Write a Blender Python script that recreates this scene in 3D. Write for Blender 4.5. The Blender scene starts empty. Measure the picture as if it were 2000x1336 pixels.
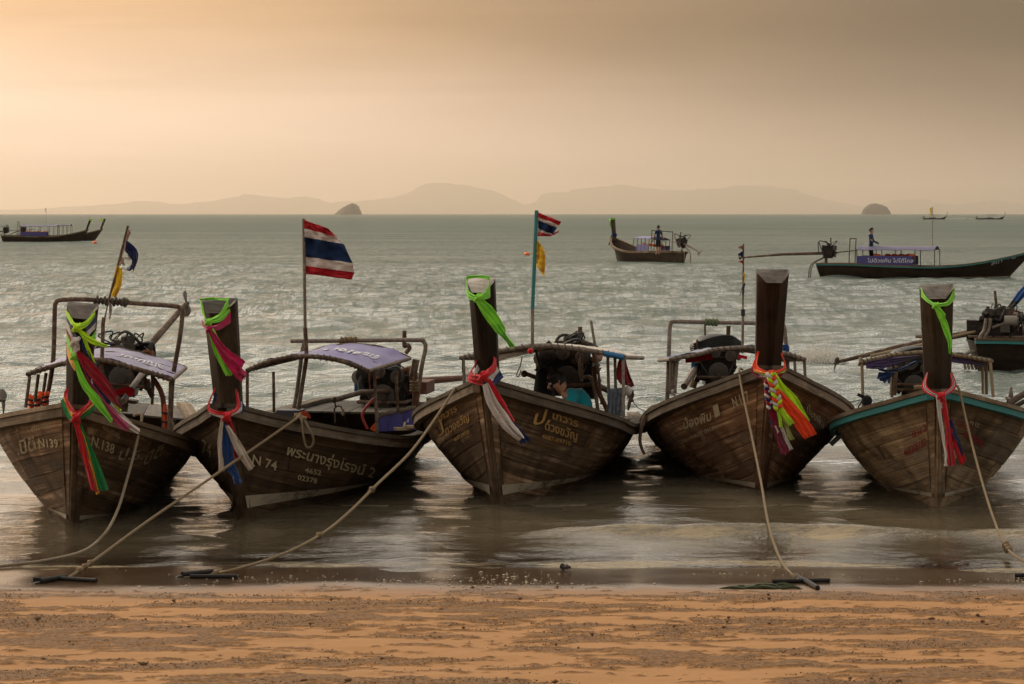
import bpy, math, random
import numpy as np
from mathutils import Vector, Matrix, Euler, noise as mnoise
random.seed(7); RNG = np.random.default_rng(7)
S = bpy.context.scene
COL = S.collection
R = math.radians

# ---------------------------------------------------------------- camera
CAM_H, FPX = 2.8, 5700.0            # eye above the water, focal length in 2000-px-wide pixels
cd = bpy.data.cameras.new('camera'); cam = bpy.data.objects.new('camera', cd); COL.objects.link(cam)
cam.location = (0, 0, CAM_H); cam.rotation_euler = (R(90), 0, 0)
cd.sensor_width = 36; cd.lens = FPX / 2000 * 36; cd.shift_y = -0.125
cd.clip_start = 0.5; cd.clip_end = 120000
S.camera = cam

# ---------------------------------------------------------------- world, sun, exposure
SUN_AZ, SUN_EL = -42.0, 32.0         # degrees, azimuth measured from +Y (view axis) towards +X
W = bpy.data.worlds.new('World'); S.world = W; W.use_nodes = True
nt = W.node_tree; nt.nodes.clear()
def N(tree, typ, **kw):
    n = tree.nodes.new(typ)
    for k, v in kw.items():
        if k.startswith('i_'):
            n.inputs[int(k[2:]) if k[2:].isdigit() else k[2:].replace('_', ' ')].default_value = v
        else: setattr(n, k, v)
    return n
def LK(tree, a, b): tree.links.new(a, b)
def math_n(t, op, a, b=None, c=None, clamp=False):
    n = t.nodes.new('ShaderNodeMath'); n.operation = op; n.use_clamp = clamp
    for i, v in enumerate((a, b, c)):
        if v is None: continue
        if isinstance(v, (int, float)): n.inputs[i].default_value = v
        else: t.links.new(v, n.inputs[i])
    return n.outputs[0]
def mix_c(t, f, a, b, blend='MIX'):
    n = t.nodes.new('ShaderNodeMix'); n.data_type = 'RGBA'; n.blend_type = blend
    for i, v in ((0, f), (6, a), (7, b)):
        if isinstance(v, (int, float)): n.inputs[i].default_value = v
        elif isinstance(v, (tuple, list)): n.inputs[i].default_value = (*v[:3], 1)
        else: t.links.new(v, n.inputs[i])
    return n.outputs[2]
def maprange(t, v, a, b, c=0.0, d=1.0, smooth=True):
    n = t.nodes.new('ShaderNodeMapRange'); n.interpolation_type = 'SMOOTHSTEP' if smooth else 'LINEAR'
    t.links.new(v, n.inputs[0])
    for i, x in zip((1, 2, 3, 4), (a, b, c, d)): n.inputs[i].default_value = x
    return n.outputs[0]
tc = N(nt, 'ShaderNodeTexCoord')
sep = N(nt, 'ShaderNodeSeparateXYZ'); LK(nt, tc.outputs['Generated'], sep.inputs[0])
dx, dy, dz = sep.outputs
az = math_n(nt, 'ARCTAN2', dx, dy)                       # radians from the view axis
el = math_n(nt, 'ARCSINE', dz)
comb = N(nt, 'ShaderNodeCombineXYZ'); LK(nt, math_n(nt, 'MULTIPLY', az, 5.0), comb.inputs[0]); LK(nt, math_n(nt, 'MULTIPLY', el, 26.0), comb.inputs[1])
nz = N(nt, 'ShaderNodeTexNoise', i_Scale=1.0, i_Detail=3.0, i_Roughness=0.45); LK(nt, comb.outputs[0], nz.inputs['Vector'])
wob = math_n(nt, 'SUBTRACT', nz.outputs[0], 0.5)
# azimuth fall-off away from the hidden sun (left), brightness bank of cloud above
azl = maprange(nt, math_n(nt, 'ADD', az, math_n(nt, 'MULTIPLY', wob, 0.05)), R(-13), R(15), 0, 1)
elw = math_n(nt, 'ADD', el, math_n(nt, 'MULTIPLY', wob, 0.018))
low = mix_c(nt, azl, (1.12, 0.83, 0.62), (0.18, 0.108, 0.058))       # bright band low in the sky
azb = maprange(nt, math_n(nt, 'ADD', az, math_n(nt, 'MULTIPLY', wob, 0.10)), R(-17), R(10), 0, 1)
bank = mix_c(nt, azb, (0.94, 0.55, 0.27), (0.040, 0.019, 0.004))   # cloud bank over it
bk = maprange(nt, math_n(nt, 'ADD', elw, math_n(nt, 'MULTIPLY', azl, 0.016)), 0.026, 0.076)
c1 = mix_c(nt, bk, low, bank)
comb2 = N(nt, 'ShaderNodeCombineXYZ'); LK(nt, math_n(nt, 'MULTIPLY', az, 3.0), comb2.inputs[0]); LK(nt, math_n(nt, 'MULTIPLY', el, 55.0), comb2.inputs[1])
nz2 = N(nt, 'ShaderNodeTexNoise', i_Scale=1.0, i_Detail=4.0, i_Roughness=0.55, i_Distortion=0.6); LK(nt, comb2.outputs[0], nz2.inputs['Vector'])
c1 = mix_c(nt, 1.0, c1, mix_c(nt, maprange(nt, nz2.outputs[0], 0.3, 0.7), (0.92, 0.915, 0.91), (1.07, 1.065, 1.06)), 'MULTIPLY')   # faint layers of cloud
over = mix_c(nt, maprange(nt, math_n(nt, 'COSINE', math_n(nt, 'SUBTRACT', az, R(SUN_AZ))), 0.40, 0.96), (0.68, 0.645, 0.59), (1.34, 1.18, 0.98))   # even overcast higher up
c2 = mix_c(nt, maprange(nt, el, 0.066, 0.15), c1, over)
sky = N(nt, 'ShaderNodeTexSky', sky_type='NISHITA', sun_disc=False, sun_elevation=R(SUN_EL), sun_rotation=R(SUN_AZ), air_density=2.0, dust_density=6.0)
skys = mix_c(nt, 1.0, sky.outputs[0], (0.09, 0.09, 0.09), 'MULTIPLY')
c3 = mix_c(nt, 0.93, skys, c2)                                    # overcast: little clear sky comes through
bg = N(nt, 'ShaderNodeBackground', i_Strength=1.0); LK(nt, c3, bg.inputs[0])
wo = N(nt, 'ShaderNodeOutputWorld'); LK(nt, bg.outputs[0], wo.inputs[0])

sd = bpy.data.lights.new('sun', 'SUN'); sun = bpy.data.objects.new('sun', sd); COL.objects.link(sun)
sd.energy = 1.9; sd.angle = R(16); sd.color = (1.0, 0.86, 0.68)
sdir = Vector((math.sin(R(SUN_AZ)) * math.cos(R(SUN_EL)), math.cos(R(SUN_AZ)) * math.cos(R(SUN_EL)), math.sin(R(SUN_EL))))
sun.rotation_euler = (-sdir).to_track_quat('-Z', 'Y').to_euler()
vs = S.view_settings; vs.view_transform = 'Standard'; vs.look = 'None'; vs.exposure = 0.26; vs.gamma = 1.0; vs.use_curve_mapping = False
S.cycles.max_bounces = 8; S.cycles.transparent_max_bounces = 12; S.cycles.volume_bounces = 1
S.cycles.caustics_reflective = False; S.cycles.caustics_refractive = False
S.cycles.use_denoising = True

# ---------------------------------------------------------------- projection helpers (photo pixels -> place)
def at(px, py, Y): return np.array([(px - 1000) / FPX * Y, Y, CAM_H - (py - 418) / FPX * Y])
def on_z(px, py, z=0.0): return at(px, py, (CAM_H - z) * FPX / (py - 418))

# ---------------------------------------------------------------- materials
MATS = {}
def new_mat(name):
    m = bpy.data.materials.new(name); m.use_nodes = True; t = m.node_tree
    for n in list(t.nodes): t.nodes.remove(n)
    out = t.nodes.new('ShaderNodeOutputMaterial'); b = t.nodes.new('ShaderNodeBsdfPrincipled')
    t.links.new(b.outputs[0], out.inputs[0]); MATS[name] = m
    return m, t, b, out
def setc(t, b, inp, v):
    if isinstance(v, (tuple, list)): b.inputs[inp].default_value = (*v[:3], 1)
    elif isinstance(v, (int, float)): b.inputs[inp].default_value = v
    else: t.links.new(v, b.inputs[inp])
def noise_n(t, vec, scale, detail=4, rough=0.55, dist=0.0):
    n = t.nodes.new('ShaderNodeTexNoise'); n.inputs['Scale'].default_value = scale; n.inputs['Detail'].default_value = detail
    n.inputs['Roughness'].default_value = rough; n.inputs['Distortion'].default_value = dist
    if vec is not None: t.links.new(vec, n.inputs['Vector'])
    return n.outputs[0]
def mapping(t, vec, scale=(1, 1, 1), loc=(0, 0, 0)):
    n = t.nodes.new('ShaderNodeMapping'); n.inputs['Scale'].default_value = scale; n.inputs['Location'].default_value = loc
    t.links.new(vec, n.inputs[0]); return n.outputs[0]
def coords(t, kind='Object'): return t.nodes.new('ShaderNodeTexCoord').outputs[kind]
def bump(t, b, h, strength=0.3, dist=0.01):
    n = t.nodes.new('ShaderNodeBump'); n.inputs['Strength'].default_value = strength; n.inputs['Distance'].default_value = dist
    t.links.new(h, n.inputs['Height']); t.links.new(n.outputs[0], b.inputs['Normal']); return n

def wood(name, dark, mid, pale, streak=1.0, pale_amt=0.35, rough=0.7, wet=False):
    """weathered plank: grain along UV u, drips down, pale scuffs, a tone of its own for each plank"""
    m, t, b, out = new_mat(name)
    uv = coords(t, 'UV'); ob = coords(t, 'Object')
    oi = t.nodes.new('ShaderNodeObjectInfo')
    rnd = oi.outputs['Random']
    grain = noise_n(t, mapping(t, uv, (0.5, 30, 1)), 3.0, 4, 0.62, 0.2)
    drip = noise_n(t, mapping(t, ob, (2.4, 2.4, 0.35)), 1.5, 4, 0.55)
    blot = noise_n(t, ob, 2.0, 6, 0.66, 0.3)
    scuff = noise_n(t, mapping(t, uv, (0.22, 7.5, 1)), 3.0, 4, 0.6, 0.25)
    c = mix_c(t, maprange(t, grain, 0.35, 0.68), dark, mid)
    c = mix_c(t, math_n(t, 'MULTIPLY', maprange(t, blot, 0.42, 0.66), 0.75), c, mid)
    c = mix_c(t, math_n(t, 'MULTIPLY', math_n(t, 'MULTIPLY', maprange(t, scuff, 0.46, 0.72), maprange(t, blot, 0.36, 0.6)), pale_amt * 2), c, pale)
    c = mix_c(t, math_n(t, 'MULTIPLY', maprange(t, drip, 0.48, 0.74), 0.6 * streak), c, tuple(x * 0.45 for x in dark))
    stain = noise_n(t, mapping(t, ob, (1.6, 1.2, 1.6)), 1.3, 6, 0.7, 0.8)
    c = mix_c(t, math_n(t, 'MULTIPLY', maprange(t, stain, 0.50, 0.68), 0.6), c, tuple(x * 0.55 for x in dark))
    grey = sum(mid) / 3; c = mix_c(t, math_n(t, 'MULTIPLY', maprange(t, stain, 0.50, 0.32), 0.45), c, (grey * 1.25, grey * 1.12, grey * 0.95))
    val = math_n(t, 'ADD', 0.55, math_n(t, 'MULTIPLY', rnd, 0.8))
    vm = t.nodes.new('ShaderNodeVectorMath'); vm.operation = 'SCALE'; LK(t, c, vm.inputs[0]); LK(t, val, vm.inputs['Scale'])
    setc(t, b, 'Base Color', vm.outputs[0])
    setc(t, b, 'Roughness', rough); b.inputs['Specular IOR Level'].default_value = 0.10
    h = math_n(t, 'ADD', grain, math_n(t, 'MULTIPLY', scuff, 0.8))
    bump(t, b, h, 0.32, 0.005)
    return m
wood('hull_wood', (0.081, 0.049, 0.028), (0.213, 0.129, 0.073), (0.608, 0.416, 0.260), 1.0, 0.5)
wood('hull_wood_dark', (0.046, 0.028, 0.017), (0.116, 0.071, 0.040), (0.281, 0.189, 0.111), 0.9, 0.22)
wood('hull_wood_red', (0.102, 0.049, 0.026), (0.264, 0.134, 0.070), (0.689, 0.444, 0.260), 0.9, 0.5)
wood('hull_wood_tan', (0.117, 0.077, 0.045), (0.314, 0.211, 0.122), (0.669, 0.482, 0.285), 1.3, 0.42)
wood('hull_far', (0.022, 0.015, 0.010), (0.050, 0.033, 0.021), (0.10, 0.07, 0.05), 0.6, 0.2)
wood('gunwale_wood', (0.076, 0.056, 0.040), (0.186, 0.139, 0.097), (0.414, 0.324, 0.229), 0.6, 0.4)
wood('gunwale_brown', (0.083, 0.055, 0.034), (0.206, 0.143, 0.087), (0.386, 0.277, 0.181), 0.5, 0.4)
wood('post_wood', (0.023, 0.016, 0.010), (0.062, 0.040, 0.024), (0.156, 0.110, 0.073), 0.8, 0.2, 0.5)
wood('post_wood_red', (0.018, 0.010, 0.007), (0.055, 0.026, 0.016), (0.12, 0.07, 0.045), 0.7, 0.2, 0.42)
wood('post_end', (0.05, 0.042, 0.035), (0.11, 0.092, 0.078), (0.22, 0.19, 0.165), 0.4, 0.3)
wood('post_end_pale', (0.20, 0.17, 0.15), (0.36, 0.31, 0.275), (0.5, 0.44, 0.39), 0.3, 0.3)
wood('deck_wood', (0.045, 0.038, 0.032), (0.11, 0.094, 0.078), (0.24, 0.205, 0.17), 0.5, 0.35)
wood('inner_wood', (0.022, 0.016, 0.011), (0.055, 0.04, 0.028), (0.12, 0.092, 0.068), 0.6, 0.2)
wood('bamboo', (0.15, 0.11, 0.065), (0.26, 0.195, 0.12), (0.36, 0.28, 0.19), 0.3, 0.3)
wood('keel_paint', (0.05, 0.024, 0.015), (0.11, 0.048, 0.03), (0.2, 0.11, 0.07), 0.6, 0.3)

def worn_paint(name, col, under, wear=0.5, scale=14, rough=0.6):
    m, t, b, out = new_mat(name); ob = coords(t)
    n1 = noise_n(t, mapping(t, ob, (1, 0.5, 1)), scale, 5, 0.7, 0.8); n2 = noise_n(t, ob, 3.0, 4)
    f = maprange(t, math_n(t, 'ADD', math_n(t, 'MULTIPLY', n1, 0.6), math_n(t, 'MULTIPLY', n2, 0.4)), wear - 0.06, wear + 0.07)
    c = mix_c(t, f, col, under)
    c = mix_c(t, math_n(t, 'MULTIPLY', noise_n(t, ob, 40, 3), 0.35), c, tuple(x * 0.5 for x in col))
    setc(t, b, 'Base Color', c); setc(t, b, 'Roughness', rough); b.inputs['Specular IOR Level'].default_value = 0.14; bump(t, b, n1, 0.25, 0.004)
    return m
worn_paint('stripe_paint', (0.40, 0.34, 0.25), (0.12, 0.085, 0.055), 0.56, 9)
worn_paint('turquoise_paint', (0.045, 0.185, 0.178), (0.10, 0.09, 0.07), 0.64, 16)
worn_paint('rust_metal', (0.070, 0.040, 0.024), (0.17, 0.12, 0.085), 0.52, 20, 0.55)
worn_paint('grey_pipe', (0.15, 0.115, 0.088), (0.27, 0.225, 0.18), 0.52, 26, 0.5)
worn_paint('red_iron', (0.11, 0.040, 0.022), (0.20, 0.13, 0.09), 0.58, 16, 0.6)
worn_paint('engine_black', (0.013, 0.011, 0.010), (0.065, 0.04, 0.026), 0.56, 18, 0.45)
worn_paint('engine_grey', (0.055, 0.047, 0.040), (0.13, 0.082, 0.05), 0.56, 22, 0.45)
worn_paint('engine_steel', (0.22, 0.195, 0.165), (0.10, 0.07, 0.045), 0.56, 22, 0.35)
worn_paint('engine_rust', (0.15, 0.058, 0.026), (0.05, 0.035, 0.025), 0.55, 20, 0.7)
worn_paint('anchor_iron', (0.016, 0.014, 0.013), (0.055, 0.034, 0.022), 0.6, 30, 0.6)

def plain(name, col, rough=0.6, var=0.25, scale=12, metal=0.0, spec=0.4):
    m, t, b, out = new_mat(name); ob = coords(t)
    n = noise_n(t, ob, scale, 4)
    setc(t, b, 'Base Color', mix_c(t, n, tuple(x * (1 - var) for x in col), tuple(min(1, x * (1 + var)) for x in col)))
    setc(t, b, 'Roughness', rough); setc(t, b, 'Metallic', metal); b.inputs['Specular IOR Level'].default_value = spec
    return m
plain('black_rubber', (0.012, 0.012, 0.012), 0.5); plain('black_plastic', (0.010, 0.010, 0.011), 0.4)
plain('blue_plastic', (0.01, 0.10, 0.22), 0.4); plain('red_hose', (0.38, 0.03, 0.03), 0.45)
plain('white_cloth_bag', (0.5, 0.46, 0.42), 0.7); plain('prop_metal', (0.30, 0.265, 0.215), 0.35, 0.3, 8, 0.6)
plain('prop_dark', (0.10, 0.085, 0.066), 0.4, 0.35, 8, 0.5)
plain('skin', (0.30, 0.15, 0.09), 0.5, 0.12, 9); plain('hair', (0.008, 0.007, 0.006), 0.5, 0.3, 30)
plain('skin_lip', (0.14, 0.05, 0.035), 0.5, 0.1); plain('eye_white', (0.5, 0.46, 0.42), 0.3, 0.05)
plain('buoy_orange', (0.75, 0.14, 0.02), 0.4, 0.15); plain('sandal', (0.33, 0.25, 0.15), 0.7, 0.2)
plain('olive_rope', (0.10, 0.115, 0.06), 0.9, 0.4, 60); plain('seaweed', (0.035, 0.042, 0.014), 0.7, 0.4, 20)
plain('seaweed_dark', (0.03, 0.024, 0.014), 0.7, 0.4, 20); plain('brown_tyre', (0.10, 0.05, 0.026), 0.55, 0.35, 10)
plain('coral_bit', (0.40, 0.32, 0.22), 0.6, 0.35, 25); plain('ship_grey', (0.2, 0.2, 0.2), 0.6)

def cloth_mat(name, col, rough=0.85, weave=900.0, trans=0.25):
    m, t, b, out = new_mat(name); uv = coords(t, 'UV'); ob = coords(t)
    n = noise_n(t, ob, 22, 4); n2 = noise_n(t, mapping(t, uv, (14, 2, 1)), 3.0, 3, 0.6)
    c = mix_c(t, maprange(t, n2, 0.3, 0.75), tuple(x * 0.72 for x in col), col)
    c = mix_c(t, math_n(t, 'MULTIPLY', n, 0.3), c, tuple(x * 0.6 for x in col))
    setc(t, b, 'Base Color', c); setc(t, b, 'Roughness', rough); b.inputs['Sheen Weight'].default_value = 0.25
    b.inputs['Specular IOR Level'].default_value = 0.15
    bump(t, b, n2, 0.35, 0.01)
    tr = t.nodes.new('ShaderNodeBsdfTranslucent'); LK(t, c, tr.inputs[0]); mx = t.nodes.new('ShaderNodeMixShader'); mx.inputs[0].default_value = trans
    LK(t, b.outputs[0], mx.inputs[1]); LK(t, tr.outputs[0], mx.inputs[2]); LK(t, mx.outputs[0], out.inputs[0])
    return m
for nm, c in dict(neon=(0.60, 0.92, 0.015), lime=(0.30, 0.80, 0.05), navy=(0.012, 0.022, 0.10), white=(0.72, 0.63, 0.57), crimson=(0.36, 0.006, 0.020),
                  pink=(0.50, 0.055, 0.14), red=(0.68, 0.012, 0.022), yellow=(0.88, 0.42, 0.012), green=(0.012, 0.24, 0.055), magenta=(0.55, 0.014, 0.10),
                  blue=(0.010, 0.062, 0.24), orange=(0.95, 0.075, 0.012), khaki=(0.46, 0.47, 0.12), maroon=(0.30, 0.008, 0.05), cream=(0.60, 0.50, 0.40),
                  flag_yellow=(0.95, 0.62, 0.015), faded_pink=(0.48, 0.30, 0.24), rag_red=(0.30, 0.014, 0.02), denim=(0.16, 0.19, 0.23),
                  tarp_blue=(0.012, 0.035, 0.12), purple=(0.085, 0.055, 0.14), jacket_orange=(0.85, 0.13, 0.025), cyan_shirt=(0.010, 0.30, 0.36),
                  navy_shirt=(0.010, 0.034, 0.095), dark_cloth=(0.012, 0.012, 0.014), scrap=(0.33, 0.27, 0.21)).items():
    cloth_mat('cloth_' + nm, c)

def tarp(name, col, pale, pale_amt=0.55):
    m, t, b, out = new_mat(name); ob = coords(t)
    n = noise_n(t, mapping(t, ob, (2.2, 0.8, 2)), 2.5, 5, 0.65, 0.8); n2 = noise_n(t, ob, 11, 4)
    c = mix_c(t, maprange(t, n, 0.66 - pale_amt * 0.2, 0.72 - pale_amt * 0.05), col, pale)
    c = mix_c(t, math_n(t, 'MULTIPLY', n2, 0.5), c, tuple(x * 0.55 for x in col))
    setc(t, b, 'Base Color', c); setc(t, b, 'Roughness', 0.55); bump(t, b, n2, 0.3, 0.02)
    return m
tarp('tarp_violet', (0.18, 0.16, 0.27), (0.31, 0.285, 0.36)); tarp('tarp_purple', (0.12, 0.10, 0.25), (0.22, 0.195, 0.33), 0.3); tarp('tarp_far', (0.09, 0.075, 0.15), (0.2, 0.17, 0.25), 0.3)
tarp('tarp_white', (0.46, 0.40, 0.33), (0.56, 0.50, 0.43), 0.3); tarp('tarp_blue_stripe', (0.12, 0.14, 0.22), (0.30, 0.28, 0.26), 0.6)
tarp('banner_purple', (0.040, 0.034, 0.17), (0.09, 0.075, 0.26), 0.2); tarp('tarp_dark', (0.05, 0.045, 0.06), (0.10, 0.09, 0.10), 0.3)

def flag_mat(name, stripes):
    """stripes across UV v (0..1 = hem to hem): [(end, colour), ...]"""
    m, t, b, out = new_mat(name); uv = coords(t, 'UV')
    sp = t.nodes.new('ShaderNodeSeparateXYZ'); LK(t, uv, sp.inputs[0]); v = sp.outputs[1]
    c = stripes[0][1]
    for (end, _), (_, nxt) in zip(stripes[:-1], stripes[1:]):
        c = mix_c(t, math_n(t, 'GREATER_THAN', v, end), c, nxt)
    n = noise_n(t, coords(t), 9, 4)
    c = mix_c(t, math_n(t, 'MULTIPLY', n, 0.35), c, (0.02, 0.015, 0.015))
    setc(t, b, 'Base Color', c); setc(t, b, 'Roughness', 0.8); b.inputs['Specular IOR Level'].default_value = 0.15
    tr = t.nodes.new('ShaderNodeBsdfTranslucent'); LK(t, c, tr.inputs[0]); mx = t.nodes.new('ShaderNodeMixShader'); mx.inputs[0].default_value = 0.3
    LK(t, b.outputs[0], mx.inputs[1]); LK(t, tr.outputs[0], mx.inputs[2]); LK(t, mx.outputs[0], out.inputs[0])
    return m
_r, _w, _n = (0.50, 0.022, 0.03), (0.72, 0.63, 0.57), (0.014, 0.036, 0.10)
flag_mat('flag_stripes', [(0.2, _r), (0.4, _w), (0.6, _n), (0.8, _w), (1, _r)])
flag_mat('collar_stripes', [(0.30, (0.62, 0.012, 0.02)), (0.42, _w), (0.60, _n), (0.70, _w), (1, (0.62, 0.012, 0.02))])

def rope_mat(name, col):
    m, t, b, out = new_mat(name); uv = coords(t, 'UV')
    w = t.nodes.new('ShaderNodeTexWave'); w.wave_type = 'BANDS'; w.bands_direction = 'DIAGONAL'; w.inputs['Scale'].default_value = 1.0
    LK(t, mapping(t, uv, (12, 6.28, 1)), w.inputs['Vector']); n = noise_n(t, coords(t), 30, 4)
    c = mix_c(t, n, tuple(x * 0.5 for x in col), tuple(x * 1.3 for x in col)); c = mix_c(t, math_n(t, 'MULTIPLY', w.outputs[1], 0.45), c, tuple(x * 0.4 for x in col))
    setc(t, b, 'Base Color', c); setc(t, b, 'Roughness', 0.9); bump(t, b, w.outputs[1], 0.8, 0.01); return m
rope_mat('rope_tan', (0.33, 0.225, 0.115)); rope_mat('rope_pale', (0.36, 0.27, 0.175)); rope_mat('rope_dark', (0.10, 0.075, 0.05))

def letter_mat(name, col, wear=0.5):
    m, t, b, out = new_mat(name); ob = coords(t)
    n = noise_n(t, mapping(t, ob, (1, 1, 1)), 22, 5, 0.7, 1.0)
    setc(t, b, 'Base Color', mix_c(t, noise_n(t, ob, 9, 3), tuple(x * 0.6 for x in col), col)); setc(t, b, 'Roughness', 0.7)
    tp = t.nodes.new('ShaderNodeBsdfTransparent'); mx = t.nodes.new('ShaderNodeMixShader')
    LK(t, maprange(t, n, wear, wear + 0.10), mx.inputs[0]); LK(t, b.outputs[0], mx.inputs[1]); LK(t, tp.outputs[0], mx.inputs[2]); LK(t, mx.outputs[0], out.inputs[0]); return m
letter_mat('letters_cream', (0.64, 0.52, 0.32), 0.61); letter_mat('letters_faded', (0.48, 0.39, 0.25), 0.51)
letter_mat('letters_gold', (0.62, 0.37, 0.12), 0.58); letter_mat('letters_red', (0.30, 0.012, 0.012), 0.64); letter_mat('letters_white', (0.62, 0.60, 0.62), 0.55)

# ---------------------------------------------------------------- mesh helpers
class MB:
    def __init__(s): s.v, s.f, s.uv, s.n = [], [], [], 0
    def add(s, V, F, UV=None):
        V = np.asarray(V, float).reshape(-1, 3); s.v.append(V)
        for f in F: s.f.append(tuple(int(i) + s.n for i in f))
        s.uv.append(np.asarray(UV, float).reshape(-1, 2) if UV is not None else np.zeros((len(V), 2))); s.n += len(V); return s
    def box(s, c, size, rot=None):
        x, y, z = [k / 2 for k in size]
        V = np.array([(-x, -y, -z), (x, -y, -z), (x, y, -z), (-x, y, -z), (-x, -y, z), (x, -y, z), (x, y, z), (-x, y, z)])
        if rot is not None: V = V @ np.array(Euler(rot).to_matrix()).T
        V = V + np.asarray(c, float)
        return s.add(V, [(0, 3, 2, 1), (4, 5, 6, 7), (0, 1, 5, 4), (1, 2, 6, 5), (2, 3, 7, 6), (3, 0, 4, 7)], V[:, :2] * 1.0 + V[:, 2:] * 0.7)
    def tube(s, pts, r, seg=8, smooth=0, closed=False):
        P = np.asarray(pts, float)
        if smooth: P = spline(P, smooth)
        n = len(P); r = np.interp(np.linspace(0, 1, n), np.linspace(0, 1, len(r)), r) if np.ndim(r) else np.full(n, r)
        T = np.gradient(P, axis=0); T /= np.linalg.norm(T, axis=1)[:, None] + 1e-12
        a = np.array([0, 0, 1.0]) if abs(T[0][2]) < 0.9 else np.array([1.0, 0, 0])
        U = np.zeros_like(P); u = np.cross(T[0], a); u /= np.linalg.norm(u)
        for i in range(n):
            u = u - T[i] * (u @ T[i]); u /= np.linalg.norm(u) + 1e-12; U[i] = u
        V2 = np.cross(T, U); an = np.linspace(0, 2 * np.pi, seg, endpoint=False)
        V = P[:, None] + r[:, None, None] * (np.cos(an)[None, :, None] * U[:, None] + np.sin(an)[None, :, None] * V2[:, None])
        L = np.concatenate([[0], np.cumsum(np.linalg.norm(np.diff(P, axis=0), axis=1))])
        UV = np.stack([np.repeat(L, seg), np.tile(an / (2 * np.pi), n)], 1)
        F = [(i * seg + j, i * seg + (j + 1) % seg, (i + 1) * seg + (j + 1) % seg, (i + 1) * seg + j) for i in range(n - 1) for j in range(seg)]
        F.append(tuple(range(seg - 1, -1, -1))); F.append(tuple((n - 1) * seg + j for j in range(seg)))
        return s.add(V, F, UV)
    def cyl(s, a, b, r, seg=14, r2=None): return s.tube([a, b], [r, r if r2 is None else r2], seg)
    def ball(s, c, r, nu=10, nv=7):
        r = np.array(r) if np.ndim(r) else np.array([r] * 3)
        V = [(0, 0, 1)] + [(math.sin(math.pi * i / nv) * math.cos(2 * math.pi * j / nu), math.sin(math.pi * i / nv) * math.sin(2 * math.pi * j / nu), math.cos(math.pi * i / nv)) for i in range(1, nv) for j in range(nu)] + [(0, 0, -1)]
        F = [(0, 1 + j, 1 + (j + 1) % nu) for j in range(nu)]
        for i in range(nv - 2):
            for j in range(nu): F.append((1 + i * nu + j, 1 + (i + 1) * nu + j, 1 + (i + 1) * nu + (j + 1) % nu, 1 + i * nu + (j + 1) % nu))
        e = len(V) - 1; F += [(e, 1 + (nv - 2) * nu + (j + 1) % nu, 1 + (nv - 2) * nu + j) for j in range(nu)]
        return s.add(np.array(V) * r + np.asarray(c, float), F)
    def grid(s, P, UV=None, flip=False):
        P = np.asarray(P); n, m = P.shape[:2]
        F = [(i * m + j, i * m + j + 1, (i + 1) * m + j + 1, (i + 1) * m + j) for i in range(n - 1) for j in range(m - 1)]
        if flip: F = [f[::-1] for f in F]
        return s.add(P.reshape(-1, 3), F, None if UV is None else np.asarray(UV).reshape(-1, 2))
    def sheet(s, P, th=0.005, UV=None):
        """grid with real thickness: two layers and a rim"""
        P = np.asarray(P, float); n, m = P.shape[:2]
        du = np.gradient(P, axis=1); dv = np.gradient(P, axis=0); Nn = np.cross(dv, du); Nn /= np.linalg.norm(Nn, axis=2)[..., None] + 1e-12
        Q = P + Nn * th; V = np.concatenate([P.reshape(-1, 3), Q.reshape(-1, 3)]); o = n * m
        if UV is None: UV = np.stack(np.meshgrid(np.linspace(0, 1, m), np.linspace(0, 1, n)), 2)
        UV = np.asarray(UV).reshape(-1, 2)
        F = []
        for i in range(n - 1):
            for j in range(m - 1):
                q = (i * m + j, i * m + j + 1, (i + 1) * m + j + 1, (i + 1) * m + j); F.append(q); F.append(tuple(o + k for k in q[::-1]))
        rim = [j for j in range(m)] + [i * m + m - 1 for i in range(1, n)] + [(n - 1) * m + j for j in range(m - 2, -1, -1)] + [i * m for i in range(n - 2, 0, -1)]
        for a, b in zip(rim, rim[1:] + rim[:1]): F.append((b, a, o + a, o + b))
        return s.add(V, F, np.concatenate([UV, UV]))
    def build(s, name, mat, parent=None, smooth=True, mw=None):
        me = bpy.data.meshes.new(name); V = np.concatenate(s.v)
        me.from_pydata(V.tolist(), [], s.f)
        uvl = me.uv_layers.new(name='UVMap'); idx = np.empty(len(me.loops), np.int32); me.loops.foreach_get('vertex_index', idx)
        uvl.data.foreach_set('uv', np.concatenate(s.uv)[idx].ravel())
        if smooth:
            me.polygons.foreach_set('use_smooth', [True] * len(me.polygons))
            try: me.set_sharp_from_angle(angle=R(42))
            except Exception: pass
        me.materials.append(MATS[mat] if isinstance(mat, str) else mat)
        o = bpy.data.objects.new(name, me); COL.objects.link(o)
        if parent is not None: o.parent = parent
        return o
def spline(P, n):
    """Catmull-Rom through the points, n samples per span"""
    P = np.asarray(P, float)
    if len(P) < 3:
        k = np.linspace(0, 1, n * (len(P) - 1) + 1)[:, None]; return P[0] * (1 - k) + P[-1] * k
    Q = np.concatenate([[2 * P[0] - P[1]], P, [2 * P[-1] - P[-2]]]); out = []
    for i in range(len(P) - 1):
        a, b, c, d = Q[i:i + 4]
        for t in np.linspace(0, 1, n, endpoint=False):
            out.append(0.5 * (2 * b + (c - a) * t + (2 * a - 5 * b + 4 * c - d) * t * t + (3 * b - a - 3 * c + d) * t ** 3))
    return np.array(out + [P[-1]])
def tag(o, label, cat=None, group=None, kind=None):
    if label: o['label'] = label
    if cat: o['category'] = cat
    if group: o['group'] = group
    if kind: o['kind'] = kind
    return o
def empty(name, M=None, loc=None):
    o = bpy.data.objects.new(name, None); o.empty_display_size = 0.2; COL.objects.link(o)
    if M is not None: o.matrix_world = M
    if loc is not None: o.location = loc
    return o
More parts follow.
